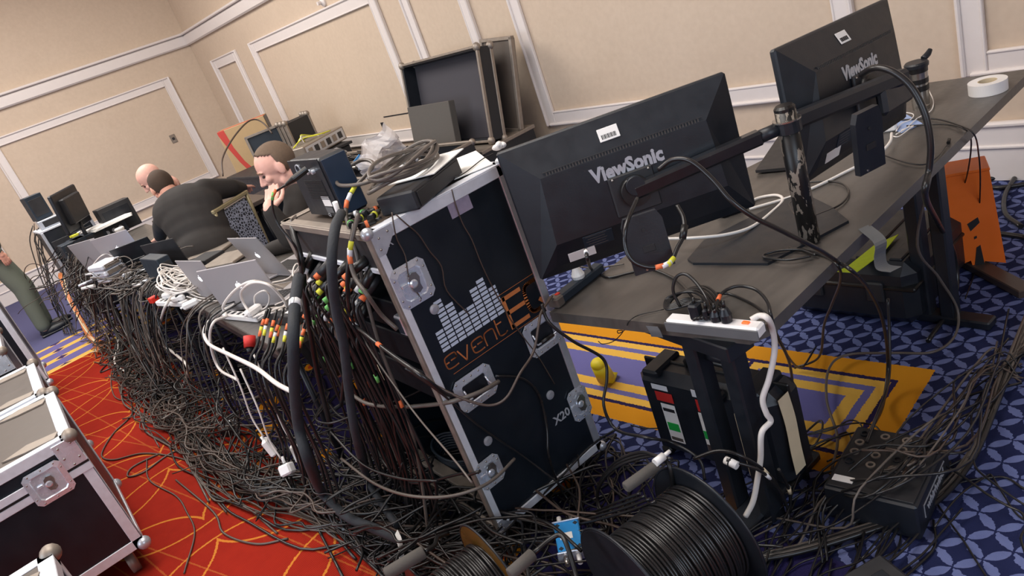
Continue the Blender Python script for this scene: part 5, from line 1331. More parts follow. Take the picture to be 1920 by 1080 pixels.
# broad back of the sweater
# bald man beyond
hc = Dp(283, 334, 6.6)
hR = orient(lft*.8-fwdH*.25+(0, 0, -.55), (0, 0, 1))
ch = hc+V3((.12, -.14, -.36))
sL = ch+fwdH*-.19+(0, 0, .08); sR = ch+fwdH*.19+(0, 0, .08)
person('bald man beyond the bent-over man, only his head showing', (ch[0], ch[1], 0), hc, hR, 1.12,
       (ch, ch+V3((0, -.05, -.25)), V3((ch[0], ch[1]-.08, .52)), sR-sL), [([sL, sL+V3((-.05, .18, -.25)), sL+V3((0, .35, -.3))], [.06, .045, .03]), ([sR, sR+V3((.05, .18, -.25)), sR+V3((0, .35, -.3))], [.06, .045, .03])],
       'skin2', None, hands=[(sL+V3((0, .35, -.3)), (0, 1, 0), (0, 0, -1), .4, 1., 1), (sR+V3((0, .35, -.3)), (0, 1, 0), (0, 0, -1), .4, 1., -1)],
       legs=[([V3((ch[0]-.1, ch[1], .52)), V3((ch[0]-.1, ch[1]+.4, .5)), V3((ch[0]-.1, ch[1]+.38, .08))], [.09, .065, .045]), ([V3((ch[0]+.1, ch[1], .52)), V3((ch[0]+.1, ch[1]+.4, .5)), V3((ch[0]+.1, ch[1]+.38, .08))], [.09, .065, .045])])
# standing man at the left edge (legs and a hand in view)
fx, fy = 9.4, .10; 
ft = V3((fx, fy, 0)); S_ = 1.08
hip = ft+V3((.05, .12, .98*S_)); hc = ft+V3((-.02, .22, 1.68*S_)); hR = orient(fwdH*-.3+V3((-.2, -1, -.3)), (0, 0, 1))
ch = ft+V3((.03, .16, 1.36*S_)); sd_ = V3((1, .1, 0))/1.005
o = person('standing man in grey-green trousers and black shoes at the left edge', (fx, fy, 0), hc, hR, 1.08,
       (ch, ch-V3((0, 0, .2)), hip+V3((0, 0, .06)), sd_), [([ch-sd_*.2+(0, 0, .08), ch-sd_*.25+V3((0, -.0, -.22)), ch-sd_*.24+V3((0, -.12, -.47))], [.06, .045, .03]), ([ch+sd_*.2+(0, 0, .08), ch+sd_*.27+V3((0, .05, -.22)), ch+sd_*.25+V3((0, 0, -.47))], [.06, .045, .03])],
       'skin', 'hairb', hands=[(ch-sd_*.24+V3((0, -.12, -.47)), (0, -.1, -1), (1, 0, 0), .4, 1., 1), (ch+sd_*.25+V3((0, 0, -.47)), (0, -.1, -1), (-1, 0, 0), .4, 1., 1)],
       legs=[([hip-sd_*.09, ft+V3((-.10, .03, .52*S_)), ft+V3((-.12, .06, .09))], [.105, .075, .058]), ([hip+sd_*.1, ft+V3((.14, .0, .52*S_)), ft+V3((.16, .02, .09))], [.105, .075, .058])], mshirt='trouser')
for i, dx in enumerate((-.12, .16)):
    sh = MB().at(None, (dx, (.06, .02)[i]-.07, .045)); sh.ell((0, -.02, 0), (.05, .16, .045)); sh.ell((0, .07, .02), (.045, .06, .055)); sh.box((0, -.02, -.03), (.095, .31, .025), .01)
    sh.build('shoe', 'black', o)
# ------------------------------------------------------------------ cables
def PX(seq, plane, v=None):
    out = []
    for q in seq:
        x, y = q[:2]; vv = q[2] if len(q) > 2 else v
        out.append({'x': Xp, 'y': Yp, 'z': Zp, 'd': Dp}[plane](x, y, vv))
    return out
# thick looms in front of the open rack
cable('thick grey cloth-wrapped loom hanging down the left of the rack opening to the floor', PX([(560, 520, -.66), (553, 570, -.58), (550, 640, -.50), (552, 720, -.46), (560, 800, -.43), (580, 870, -.40)], 'y')+PX([(605, 925, .16), (650, 968, .14), (700, 990, .14), (752, 1012, .14)], 'z'), .019, 'loom', seg=10, bands=[(.12, 'wtape')])
cable('thick dark loom hanging in front of the middle of the rack opening', PX([(640, 400, -.78), (628, 430, -.70), (622, 500, -.63), (630, 580, -.61), (645, 650, -.60), (655, 740, -.58), (668, 820, -.56)], 'y')+PX([(690, 900, .16), (720, 950, .14), (745, 985, .13)], 'z'), .015, 'loom', seg=10)
cable('dark loom hanging over the near left corner of the rack case to the table', PX([(556, 408, -.83), (549, 418, -.79), (551, 440, -.76), (565, 490, -.73), (572, 560, -.70), (585, 640, -.68), (600, 720, -.66), (620, 800, -.62)], 'y'), .012, 'cable', seg=8)
cable('black cable falling straight down the rack opening beside the taped one', PX([(665, 420, -.79), (655, 480, -.73), (652, 540, -.70), (655, 600, -.70), (648, 680, -.69), (640, 760, -.66)], 'y'), .008, 'cable')
cable('shiny black cable with yellow, white and orange tape at the rack corner', PX([(672, 400, -.80), (662, 440, -.755), (656, 480, -.72), (666, 520, -.70), (690, 555, -.69), (715, 590, -.72), (745, 618, -.74)], 'y'), .007, 'cableg', bands=[(.26, 'ytape'), (.32, 'wtape'), (.38, 'otape')])
cable('tape-banded cable swinging right across the rack opening', PX([(655, 570, -.71), (663, 605, -.69), (690, 630, -.66), (735, 665, -.64), (785, 700, -.62), (830, 735, -.66), (845, 742, -.70)], 'y'), .006, 'cable', bands=[(.16, 'otape'), (.2, 'wtape'), (.42, 'otape')])
ribbon('white cloth strap tied round the end of the grey loom on the floor', [Zp(742, 1000, .17), Zp(750, 1018, .165), Zp(752, 1040, .14), Zp(758, 1062, .10)], .035, (.6, -.8, 0), 'paper', 'strap', 'strap')
# long cables crossing the case face
cable('long black cable looping from the rack past the lower handle to the desk edge', PX([(700, 640, 2.1), (780, 700, 1.96), (830, 730, 1.90), (880, 752, 1.85), (920, 760, 1.82), (950, 745, 1.80), (975, 700, 1.80), (1000, 660, 1.82), (1010, 610, 1.83), (1015, 585, 1.85), (1035, 555, 1.87)], 'x'), .0048, 'cableb', res=8)
cable('thick shiny black cable sweeping low across the rack opening and lower handle', PX([(660, 740, 2.45), (690, 757, 2.35), (740, 763, 2.2), (800, 760, 2.05), (850, 752, 1.9), (900, 735, 1.86), (935, 715, 1.88)], 'x'), .0075, 'cableg', res=8)
cable('grey cable sagging in a wide arc below the rack corner latch', PX([(640, 860, 2.6), (700, 905, 2.3), (760, 928, 2.05), (830, 932, 1.9), (890, 918, 1.84), (930, 895, 1.84), (965, 860, 1.86)], 'x'), .0055, 'cableg', res=8)
cable('second dark cable sagging in an arc under the rack frame', PX([(620, 810, 2.6), (680, 870, 2.4), (750, 897, 2.2), (820, 902, 2.0)], 'x'), .005, 'cable')
cable('straight dark wire running diagonally down the rack opening with a paper flag', PX([(655, 590, -.70), (700, 665, -.68), (745, 730, -.66), (790, 790, -.64), (850, 860, -.60), (885, 905, -.58)], 'y'), .003, 'cableg')
o = thing('paper_flag', 'small cream paper flag on the diagonal wire in the rack opening', 'paper flag', Yp(714, 698, -.672)); MB().at(Rz(-20)@Rx(90)@Rz(25), (0, 0, 0)).box((0, 0, 0), (.036, .042, .0012)).build('flag', 'cream', o)
cable('long thin cable running diagonally across the case face to the floor on the right', PX([(560+200, 690, 1.95), (830, 740, 1.92), (900, 800, 1.91), (980, 855, 1.90), (1040, 900, 1.85)], 'x')+PX([(1100, 945, .08), (1180, 965, .03)], 'z'), .0035, 'cable')
cable('dark cable arching off the lower handle down the case side', PX([(930, 705, 1.935), (980, 710, 1.93), (1010, 740, 1.93), (1025, 800, 1.92), (1030, 860, 1.90)], 'x')+PX([(1060, 930, .05), (1120, 985, .02)], 'z'), .0045, 'cable')
cable('thin black lead hanging from the desk corner to the floor behind the rack case', PX([(1015, 570, 1.86), (1030, 605, 1.83), (1075, 640, 1.80), (1130, 672, 1.77), (1138, 710, 1.76), (1132, 760, 1.76), (1155, 805, 1.72)], 'x')+PX([(1210, 820, .35), (1260, 830, .3), (1310, 860, .26), (1322, 900, .2)], 'z'), .0055, 'cable', res=8)
# connectors inside the rack opening, each with its own cable falling to the floor
tp_ = ['otape', 'wtape', 'otape', 'wtape', 'ytape', 'gtape']
k = 0
for i in range(34):
    t = rng.rand(); x = 572+rng.rand()*125; y = 485+rng.rand()*90+(x-575)*.15
    a = Yp(x, y, -.775+.03*rng.rand()); nm = 'connector'
    if y-470 < (x-560)*.15: continue
    dz = V3((.35+.2*rng.randn(), .8, .2*rng.randn()-.55)); dz /= np.linalg.norm(dz)
    o = thing('connector', 'black cable connector in the crowd inside the rack opening', 'connector', a, frame(dz), 'connectors crowding the rack opening')
    MB().cyl((0, 0, -.04), (0, 0, .035), .017, .015, 12).cyl((0, 0, .035), (0, 0, .06), .010, .008, 10).build('shell', 'rubber' if i % 3 else 'dark', o)
    MB().cyl((0, 0, .035), (0, 0, .055), .0115, seg=10).build('tape_band', tp_[i % 6], o)
    e = a+dz*.05; fy_ = -.52+.25*rng.rand()
    cable('black cable hanging from the connectors in the rack opening', [e, e+dz*.04+(0, 0, -.03), V3((e[0]+.04+.03*rng.randn(), -.71+.03*rng.rand(), .75)), V3((e[0]+.06+.05*rng.randn(), -.70+.04*rng.rand(), .35)), V3((e[0]+.1+.08*rng.randn(), -.66+.06*rng.rand(), .05)), V3((e[0]+.15*rng.randn(), -.62+.12*rng.rand(), .02))], .004+.0022*rng.rand(), 'cable', 'cables hanging from the rack opening', res=5,
          bands=[(.22+.3*rng.rand(), tp_[(i+2) % 6])] if i % 3 == 0 else ())
# colour-taped connectors on the table edge left of the rack
o = thing('connector', 'red capped power connector on the laptop table edge', 'connector', Zp(468, 643, .76), frame((-.35, .5, -.8)))
MB().cyl((0, 0, -.03), (0, 0, .02), .026, .024, 16).build('cap', 'rtape', o); MB().cyl((0, 0, .02), (0, 0, .045), .018, .01, 12).build('gland', 'black', o)
for i in range(10):
    q = (480+i*9+rng.rand()*6, 630+i*3+rng.rand()*22); a = Zp(*q, .77); dz = V3((-.3+.3*rng.rand(), .7, -.5)); dz /= np.linalg.norm(dz)
    cable('tape-banded black cable dropping over the table corner left of the rack', [a-dz*.14+(0, 0, .03), a-dz*.07+(0, 0, .02), a, a+dz*.05+(0, .02, -.02), a+V3((-.02, .09, -.18)), a+V3((.03*rng.randn(), .10, -.45)), V3((a[0]-.1+.2*rng.rand(), a[1]+.16, .03)), V3((a[0]-.5, a[1]+.2+.1*rng.randn(), .02))], .0062, 'cable', 'tape-banded cables at the table corner', res=5,
          bands=[(.14, 'otape'), (.18, 'wtape' if i % 2 else 'ytape'), (.22, 'ytape' if i % 2 else 'otape')])
# white cables
cable('thick white cable curling from the red-ended strip down to the carpet', PX([(322, 556, .80), (310, 575, .79)], 'z')+PX([(301, 605, -.48), (300, 640, -.46), (330, 665, -.44), (352, 690, -.42), (343, 725, -.40)], 'y')+PX([(328, 752, .04), (345, 775, .02), (352, 777, .02)], 'z'), .0085, 'whitec', res=8, seg=8)
cable('thick white cable sweeping below the brownish laptop', PX([(440, 570, .80), (400, 595, .78)], 'z')+PX([(383, 620, -.50), (392, 645, -.47), (430, 665, -.45), (480, 690, -.45), (520, 720, -.45), (560, 740, -.46)], 'y'), .0085, 'whitec', res=8, seg=8)
cable('second white cable looping over the laptop and off the table edge', PX([(530, 540, .80), (500, 532, .92), (470, 528, .97), (440, 545, .93), (418, 575, .82), (425, 592, .78)], 'z')+PX([(400, 605, -.52), (394, 640, -.48), (410, 690, -.46), (445, 712, -.45)], 'y'), .007, 'whitec', res=8)
cable('white cable loop standing over the brownish laptop lid', PX([(470, 590, .80), (455, 565, .86), (453, 545, .93), (475, 530, .97), (505, 535, .95), (530, 560, .86), (540, 580, .79)], 'z'), .006, 'whitec', res=8)
cable('thin white loop hanging at the front of the laptops', PX([(478, 575, .80), (478, 555, .86), (495, 545, .90), (505, 555, .86), (500, 575, .80), (475, 588, .78)], 'z'), .004, 'whitec')
cable('white lead from the blue-lit laptop looping beside the rack', PX([(510, 530, .79), (540, 522, .79), (560, 500, .84), (555, 495, .86), (549, 510, .84), (553, 540, .80), (540, 560, .78), (515, 572, .78)], 'z'), .004, 'whitec')
for i in range(12):
    c = Zp(345+rng.randn()*8, 540+rng.randn()*8, .82); n = 9; P = []
    ph = rng.rand()*6; ra = .05+.07*rng.rand(); tilt = rng.rand()*.9
    for k in range(n):
        t = ph+2*math.pi*k/(n-1)*1.2; P.append(c+V3((ra*math.cos(t)*1.3, ra*math.sin(t)*.8, .03+ra*tilt*math.sin(t+1)+.04*rng.rand())))
    cable('white cable loop in the tangle on the table by the chargers', P, .0042, 'whitec', 'white cable tangle by the chargers')
for i in range(3): cable('straight white lead running from the tangle to the brownish laptop', PX([(350, 540+8*i, .81), (375, 553+5*i, .77), (405, 556+4*i, .76), (435, 560+3*i, .765)], 'z'), .0038, 'whitec', 'white leads to the laptop')
for i in range(9):
    P = PX([(470+rng.rand()*20, 590+rng.rand()*8, .78), (500+rng.rand()*20, 578+rng.rand()*12, .80+.03*rng.rand()), (525+rng.rand()*15, 570+rng.rand()*12, .80), (530+rng.rand()*10, 585+rng.rand()*10, .775)], 'z')
    cable('thin white lead bunched in front of the brownish laptop', P, .0035, 'whitec', 'white leads bunched before the laptop')
cable('white cable with crimp hanging from the stacked drives', PX([(172, 500, .82), (190, 480, .9), (205, 478, .88), (225, 492, .8)], 'z'), .006, 'whitec')
cable('pale cable with white end hanging at the far end of the table', PX([(178, 545, 7.2), (182, 570, 7.1), (200, 595, 6.9), (219, 615, 6.7), (221, 650, 6.3), (215, 680, 6.0)], 'd')+PX([(240, 700, .03), (258, 712, .02)], 'z'), .008, 'whitec')
# power adapters hanging by the tables
for i, (q, s_) in enumerate((((505, 838), 'white square adapter hanging above the red carpet'), ((560, 850), 'white adapter right of the square hanging one'), ((538, 880), 'white knotted plug hanging lowest above the carpet'))):
    y_ = (-.42, -.5, -.42)[i]; a = Yp(*q, y_)
    o = thing('charger', s_, 'charger', a, Rz(-15+30*i)@Rx(20*i-10)@Ry(12)); MB().box((0, 0, 0), ((.075, .03, .085) if i < 2 else (.06, .05, .05)), .008).build('body', 'white', o); MB().cyl((0, 0, .03), (0, 0, .06), .007, seg=8).build('strain_relief', 'white', o)
    cable(['white', 'pale', 'slim white'][i]+' lead holding up the '+s_, [a+(0, 0, .06), a+(.02, 0, .16), a+(.0, -.02, .32), a+(.03, -.04, .5)], .004, 'whitec')
o = thing('connector', 'round white and black power connector under the laptop table', 'connector', Zp(430, 800, .07), frame((.6, -.5, .2)))
MB().cyl((0, 0, -.05), (0, 0, 0), .035, .035, 18).build('plug', 'dark', o); MB().cyl((0, 0, 0), (0, 0, .03), .042, .038, 18).build('collar', 'aluw', o); MB().cyl((0, 0, .03), (0, 0, .06), .03, .02, 16).build('cap', 'white', o)
cable('dark cable circling round the power connector under the table', PX([(500, 700, .4), (505, 700, .3), (490, 740, .2), (450, 750, .15), (420, 740, .15), (400, 775, .05)], 'z'), .008, 'cableg')
# hanging curtain of cables in front of the laptop tables
groups = 'dark cables hanging off the front of the laptop tables'
for i in range(92):
    x = 4.7+4.2*rng.rand()**1.1 if i % 9 else 3.3+1.4*rng.rand(); ye = -.56+.03*(x-3)*.9; ye = min(ye, -.40); z0 = .76+.04*rng.rand()
    xs = x+.35*rng.randn(); out_ = .05+.16*rng.rand()
    P = [V3((x, ye-.12-.15*rng.rand(), z0+.02)), V3((x, ye-.02, z0+.03*rng.rand())), V3((x+.03*rng.randn(), ye+out_*.5, .66)), V3((x+(xs-x)*.4, ye+out_, .42-.12*rng.rand())), V3((xs, ye+out_*.9+.05*rng.randn(), .16)), V3((xs-.15*rng.rand(), ye+.1+.22*rng.rand(), .03)), V3((xs-.45*rng.rand()-.1, ye+.1+.25*rng.rand(), .015+.05*rng.rand()))]
    if i % 7 == 0: P = P[:3]+[V3((xs, ye+out_, .35)), V3((xs+.25, ye+out_, .3)), V3((xs+.45, ye+out_*.6, .6)), V3((xs+.5, ye-.05, .74))]
    cable('dark cable hanging off the front of the laptop tables', P, .0035+.004*rng.rand()**2, ['cable', 'cable', 'cableb', 'cable', 'cableg'][i % 5], groups, res=4, seg=5)
# orange-brown bundle at the far end
for i in range(16):
    P = PX([(108+rng.rand()*10, 510+rng.rand()*10, 7.9), (122+rng.rand()*8, 550, 7.75), (142+rng.rand()*8, 590, 7.6), (160+rng.rand()*10, 622+rng.rand()*6, 7.3)], 'd')+PX([(178+rng.rand()*20, 640+rng.rand()*14, .02), (165+rng.rand()*30, 652+rng.rand()*10, .02)], 'z')
    cable('orange-brown cable in the bundle falling at the far table end', P, .006+.003*rng.rand(), 'coil' if i % 4 else 'cream', 'orange-brown cable bundle', res=4, seg=5)
for i in range(7):
    q = [(66, 425), (62, 452), (70, 490), (84, 530), (98, 570), (112, 605)]
    P = [Dp(x+rng.randn()*5+i*2, y+rng.randn()*3, 8.2-.05*i) for x, y in q]+[Zp(120+4*i, 625, .03)]
    cable('thin dark lead trailing down the left side of the far rack', P, .006, ['cable', 'cableb', 'cable'][i % 3], 'thin leads down the far rack', res=4, seg=5)
for i in range(4):
    c = Dp(78+i*9, 510+i*22, 8.0); t = np.linspace(0, 5.2, 12)
    cable('thin brown cable loop standing out against the far wall', [c+lft_*math.cos(a)*(.14+.02*i)+V3((0, 0, 1))*math.sin(a)*.14 for a in t] if False else [c+V3((-.05, .10*math.cos(a)+.06, .13*math.sin(a))) for a in t], .005, 'cableb', 'brown cable loops by the far rack', res=3, seg=5)
# floor flow of cables along the red carpet (heap)
flow = [(8.2, -.15), (7.3, -.18), (6.0, -.16), (4.9, -.20), (4.2, -.22), (3.6, -.26), (3.1, -.38), (2.6, -.50), (2.2, -.56), (1.9, -.60), (1.5, -.75)]
fx_ = np.array([p[0] for p in flow])[::-1]; fy_ = np.array([p[1] for p in flow])[::-1]
def flowy(x): return np.interp(x, fx_, fy_)
def floor_strand(i, x0, x1, spread, off, zmax):
    n = max(6, int(abs(x0-x1)/.28)); P = []; o1 = off+spread*rng.randn(); wob = rng.rand()*6; f_ = 2+2*rng.rand()
    for k in range(n):
        x = x0+(x1-x0)*k/(n-1); s = spread*.7
        P.append(V3((x+.05*rng.randn(), flowy(x)+o1+s*math.sin(f_*x+wob)*.8+.03*rng.randn(), .008+zmax*rng.rand()*max(0, 1-abs(o1-off)/(2*spread+.01)))))
    return P
for i in range(70):
    x0 = 3.4+4.0*rng.rand(); x1 = max(1.7, x0-1.4-2.4*rng.rand())
    cable('brown-black cable trailing along the floor at the red carpet edge', floor_strand(i, x0, x1, .055, -.02, .06), .0032+.0028*rng.rand(), ['cableb', 'cable', 'cableb', 'cableg'][i % 4], 'cables trailing along the red carpet edge', res=4, seg=5)
for i, (q) in enumerate(([(250, 700), (262, 740), (245, 780), (215, 810), (195, 840), (192, 857), (215, 862), (270, 850), (340, 860), (400, 890)],
                         [(280, 720), (300, 770), (345, 800), (370, 850), (390, 900), (450, 940), (520, 1000)],
                         [(300, 850), (250, 875), (240, 893), (270, 885), (320, 850), (360, 842), (410, 860)],
                         [(275, 860), (280, 900), (330, 930), (350, 960), (365, 1000), (345, 1075)],
                         [(330, 900), (400, 960), (420, 1000), (480, 1020), (540, 1010)],
                         [(285, 690), (310, 730), (330, 790), (350, 830), (400, 870), (440, 900)])):
    cable(['brown cable making a wide lone loop on the red carpet', 'brown cable snaking along the heap edge on the red carpet', 'thin cable eye lying on the red carpet', 'lone thin cable wandering to the bottom edge over the red carpet', 'thin cable crossing the yellow arcs of the red carpet', 'slim cable hugging the heap on the red carpet'][i], PX(q, 'z', .006), .005 if i != 3 else .004, 'cableb', res=7)
# tangle nobody could count
def tangle(label, n, sampler, m, r=(.003, .006), group=None, steps=9, step=.16, kinks=.5, clamp=None):
    mb = MB(); steps = int(steps*1.3); step = step*.78; kinks = kinks*.7
    for i in range(n):
        p, hd, zb, zt_ = sampler(); P = [p.copy()]
        for k in range(steps):
            hd = hd+kinks*rng.randn(3)*(1, 1, .5); hd /= np.linalg.norm(hd); q = P[-1]+hd*step*(.6+.8*rng.rand()); q[2] = min(max(q[2], zb), zt_)
            if clamp is not None:
                lo_, hi_ = clamp(q[0])
                if q[1] > hi_: q[1] = hi_-.02*rng.rand(); hd[1] = -abs(hd[1])
                if q[1] < lo_: q[1] = lo_+.02*rng.rand(); hd[1] = abs(hd[1])
            P.append(q)
        mb.tube(catmull(P, 4), r[0]+(r[1]-r[0])*rng.rand(), 5)
    o = mb.build('cable_tangle', m, kind='stuff'); tag(o, label, 'cable tangle'); return o
def s_heap():
    x = 2.0+6.2*rng.rand(); return V3((x, flowy(x)-.15+.14*rng.randn(), .01+.10*rng.rand())), V3((-1, .2*rng.randn(), 0)), .008, .14
tangle('uncountable heap of black floor cables under the front of the laptop tables', 120, s_heap, 'cable', kinks=.3, clamp=lambda x: (-1.2, flowy(x)+.02+.12*rng.rand()**2))
tangle('uncountable heap of brown-black floor cables mixed into the floor heap', 100, s_heap, 'cableb', kinks=.3, clamp=lambda x: (-1.2, flowy(x)+.04+.12*rng.rand()**2))
def s_under():
    x = 2.9+5.4*rng.rand(); return V3((x, -.62-.25*rng.rand(), .02+.4*rng.rand()**2)), V3((-1, .3*rng.randn(), .2*rng.randn())), .01, .5
tangle('shadowy mass of cables under the laptop tables', 90, s_under, 'cable', clamp=lambda x: (-1.3, flowy(x)-.1))
def s_far():
    x = 6.9+1.9*rng.rand(); return V3((x, -.44+.08*rng.randn(), .55+.38*rng.rand())), V3((rng.randn(), .6, -.6)), .3, 1.0
tangle('knotted black and brown leads over the far table equipment', 60, s_far, 'cable', steps=7, step=.07, kinks=.5)
tangle('brownish knotted leads over the far table equipment', 30, s_far, 'cableb', (.002, .004), steps=7, step=.08, kinks=.5)
def s_mid():
    q = Zp(205+110*rng.rand(), 505+45*rng.rand(), .78); return V3((q[0], q[1], .77+.08*rng.rand())), V3((rng.randn(), rng.randn()*.6, 0)), .756, .9
tangle('mess of leads on the table edge between the drives and the computer', 30, s_mid, 'cableg', (.003, .005), steps=8, step=.05, kinks=.45)
tangle('black leads mess on the table edge between the drives and the computer', 40, s_mid, 'cable', (.003, .005), steps=8, step=.05, kinks=.45)
for i in range(12):
    q = Zp(150+150*rng.rand(), 470+70*rng.rand(), .8); a = rng.rand()*180
    o = thing('connector', 'small metal connector among the leads on the far tables', 'connector', (q[0], q[1], .80), Rz(a), 'small connectors on the far tables'); MB().cyl((-.05, 0, 0), (.05, 0, .01), .014, .010, 8).build('shell', 'alu' if i % 2 else 'white', o)
def s_rack():
    return V3((2.0+.7*rng.rand(), -.60+.12*rng.randn(), .02+.12*rng.rand())), V3((rng.randn(), rng.randn(), 0)), .01, .2
tangle('jumble of black cables on the floor before the rack opening', 80, s_rack, 'cable', steps=9, step=.1, kinks=.35, clamp=lambda x: (-.85, -.42))
# foreground floor cables around the reels
def s_fore():
    q = Zp(860+420*rng.rand(), 960+100*rng.rand(), .05); return V3((q[0], q[1], .02+.05*rng.rand())), V3((.9, -.6+.3*rng.randn(), 0)), .008, .10
tangle('black coax jumble around the reels and the blue box', 52, s_fore, 'cable', (.0028, .0045), steps=13, step=.09, kinks=.3, clamp=lambda x: (-1.38, -.4))
def s_right():
    q = Zp(1430+330*rng.rand(), 850+190*rng.rand(), .05); return V3((q[0], q[1], .01+.03*rng.rand())), V3((-.1, -1 if rng.rand() < .6 else 1, 0)), .007, .055
tangle('loose black cables spread over the carpet left of the stage box', 26, s_right, 'cable', (.0025, .004), steps=14, step=.10, kinks=.28, clamp=lambda x: (-1.85, -.9))
for i in range(18):
    s = PX([(1850+rng.rand()*90, 560+rng.rand()*150, .02), (1790+rng.rand()*90, 660+rng.rand()*110, .03+.05*rng.rand()), (1690+rng.rand()*130, 760+rng.rand()*110, .16+.03*rng.rand()), (1610+rng.rand()*110, 830+rng.rand()*100, .16+.04*rng.rand()), (1530+rng.rand()*80, 880+rng.rand()*110, .07), (1420+rng.rand()*90, 930+rng.rand()*110, .02), (1310+rng.rand()*100, 980+rng.rand()*90, .02)], 'z')
    if i % 3 == 0: s = s[:5]+PX([(1500+rng.rand()*60, 1000+rng.rand()*60, .02)], 'z')
    if i % 3 == 1: s = PX([(1915, 640+rng.rand()*90, .02)], 'z')+s[1:4]
    cable('thin black cable crossing the stage box in the right-hand fan of cables', s, .0028+.0016*rng.rand(), ['cable', 'cableb', 'cableg'][i % 3] if i % 2 else 'cable', 'fan of cables over the stage box', res=5, seg=5)
for i in range(12):
    a, b_ = rng.rand()*12-6, rng.rand()*20-10
    s = PX([(1925, 590+i*6, .03), (1890+a, 690+b_, .03), (1860+a, 770+b_, .04), (1820+a, 860+b_, .03), (1760+a, 930+b_, .02), (1690+a, 970+b_*.6, .02), (1600, 1000+b_*.6, .02), (1500, 1030+b_*.6, .02), (1400, 1050+b_*.4, .02)], 'z')
    cable('black cable in the thick bundle bending round the stage box', s, .0085, 'cable' if i % 3 else 'cableg', 'thick bundle round the stage box', res=5, seg=7)
for i, q in enumerate(([(1925, 345), (1870, 352), (1830, 345), (1790, 335)], [(1925, 320), (1880, 330), (1840, 338), (1800, 340)], [(1925, 445), (1890, 440), (1860, 436), (1830, 430)], [(1905, 330), (1885, 365), (1885, 400), (1915, 425)])):
    cable(['thick black cable along the foot of the right wall', 'second black cable along the foot of the right wall', 'black cable lying straight across the blue carpet at the right edge', 'black cable bending in at the right picture edge'][i], PX(q, 'z', .015), .012, 'cable', seg=8)
# single cables around the desk
DZ = .757
cable('fat white cable from the power strip down in front of the upright case', PX([(1408, 600, .785), (1425, 592, .79), (1440, 598, .785)], 'z')+PX([(1450, 625, 1.13), (1452, 660, 1.15), (1442, 710, 1.17), (1430, 748, 1.19), (1437, 775, 1.19), (1445, 790, 1.19), (1428, 812, 1.20), (1426, 860, 1.22), (1420, 900, 1.24), (1412, 940, 1.25), (1398, 968, 1.27)], 'x'), .0085, 'whitec', res=7, seg=10)
cable('white mains cable running across the desk from the bracket to behind the pole', PX([(1240, 448, .80), (1300, 446, .80), (1360, 440, .78), (1410, 425, .765), (1450, 395, DZ), (1468, 375, DZ), (1455, 366, DZ), (1420, 372, DZ), (1400, 385, DZ)], 'z'), .0055, 'whitec', res=8, seg=8)
cable('long white cable running along the desk past the pole to the usb cube', PX([(1405, 392, DZ), (1480, 370, DZ), (1540, 345, DZ), (1590, 320, DZ), (1640, 295, .765), (1668, 268, .78), (1672, 250, .78)], 'z'), .0055, 'whitec', res=8, seg=8)
for i, q in enumerate(([(1680, 246), (1690, 232), (1708, 224), (1712, 214), (1690, 210)], [(1680, 252), (1700, 240), (1720, 222), (1745, 208), (1750, 190), (1742, 170)], [(1672, 255), (1685, 256), (1705, 242), (1712, 236), (1690, 244)])):
    cable(['white usb lead curling short beside the cube charger', 'white usb lead running up to the foot of the mug', 'white usb lead looping tight below the cube charger'][i], PX(q, 'z', .758), .0022, 'whitec')
cable('thick black cable arching over the edge-on monitor arm and down past the desk', PX([(1615, 140, 2.05), (1640, 127, 1.98), (1675, 135, 1.94), (1710, 165, 1.92), (1735, 215, 1.92), (1745, 270, 1.94), (1742, 320, 1.97), (1735, 370, 2.0)], 'd')+PX([(1760, 420, .5), (1790, 480, .2), (1790, 560, .04), (1740, 640, .02)], 'z'), .009, 'cable', res=8, seg=8)
cable('black cable from the middle monitor arm sweeping over the desk to the floor', PX([(1235, 318, 1.84), (1262, 299, 1.80), (1295, 302, 1.77), (1335, 335, 1.75), (1370, 375, 1.73), (1410, 405, 1.73), (1470, 435, 1.75), (1530, 465, 1.80)], 'd')+PX([(1570, 490, .77), (1600, 510, .74)], 'z')+PX([(1630, 545, .55), (1655, 600, .35), (1665, 680, .1), (1655, 760, .02), (1630, 810, .15)], 'z'), .006, 'cable', res=8, seg=8)
cable('black cable dropping off the desk edge below the pole base', PX([(1480, 465, .758), (1540, 478, .758), (1572, 500, .75), (1575, 530, .64), (1560, 570, .5), (1545, 610, .35), (1535, 670, .1), (1490, 690, .02)], 'z'), .0045, 'cable', res=8)
cable('thin cable circling the foot of the chipped pole', PX([(1480, 345, DZ), (1560, 340, DZ), (1590, 355, DZ), (1580, 380, DZ), (1540, 400, DZ), (1500, 410, DZ), (1480, 385, DZ), (1490, 375, DZ)], 'z'), .0035, 'cable', res=8)
cable('black flat cable loop lying on the stand base plate', PX([(1520, 480, .765), (1480, 487, .765), (1440, 484, .765), (1432, 478, .765), (1460, 470, .765), (1500, 468, .765), (1530, 478, .765)], 'z'), .004, 'cable', res=8)
cable('black power lead hanging from the middle monitor in a loop to a taped join', PX([(1195, 372, 1.86), (1175, 420, 1.80), (1172, 460, 1.80), (1185, 488, 1.80), (1210, 500, 1.80), (1235, 500, 1.80), (1258, 490, 1.80), (1270, 465, 1.82), (1282, 440, 1.84), (1282, 410, 1.86), (1270, 385, 1.88)], 'd'), .0055, 'cable', res=8, seg=8, bands=[(.52, 'otape'), (.565, 'wtape'), (.61, 'ytape')])
o = thing('ferrite', 'black ferrite lump on the power lead below the middle monitor', 'ferrite', Dp(1282, 435, 1.84), frame(Dp(1277, 460, 1.83)-Dp(1283, 425, 1.84)))
MB().cyl((0, 0, -.018), (0, 0, .018), .009, seg=12).build('body', 'rubber', o)
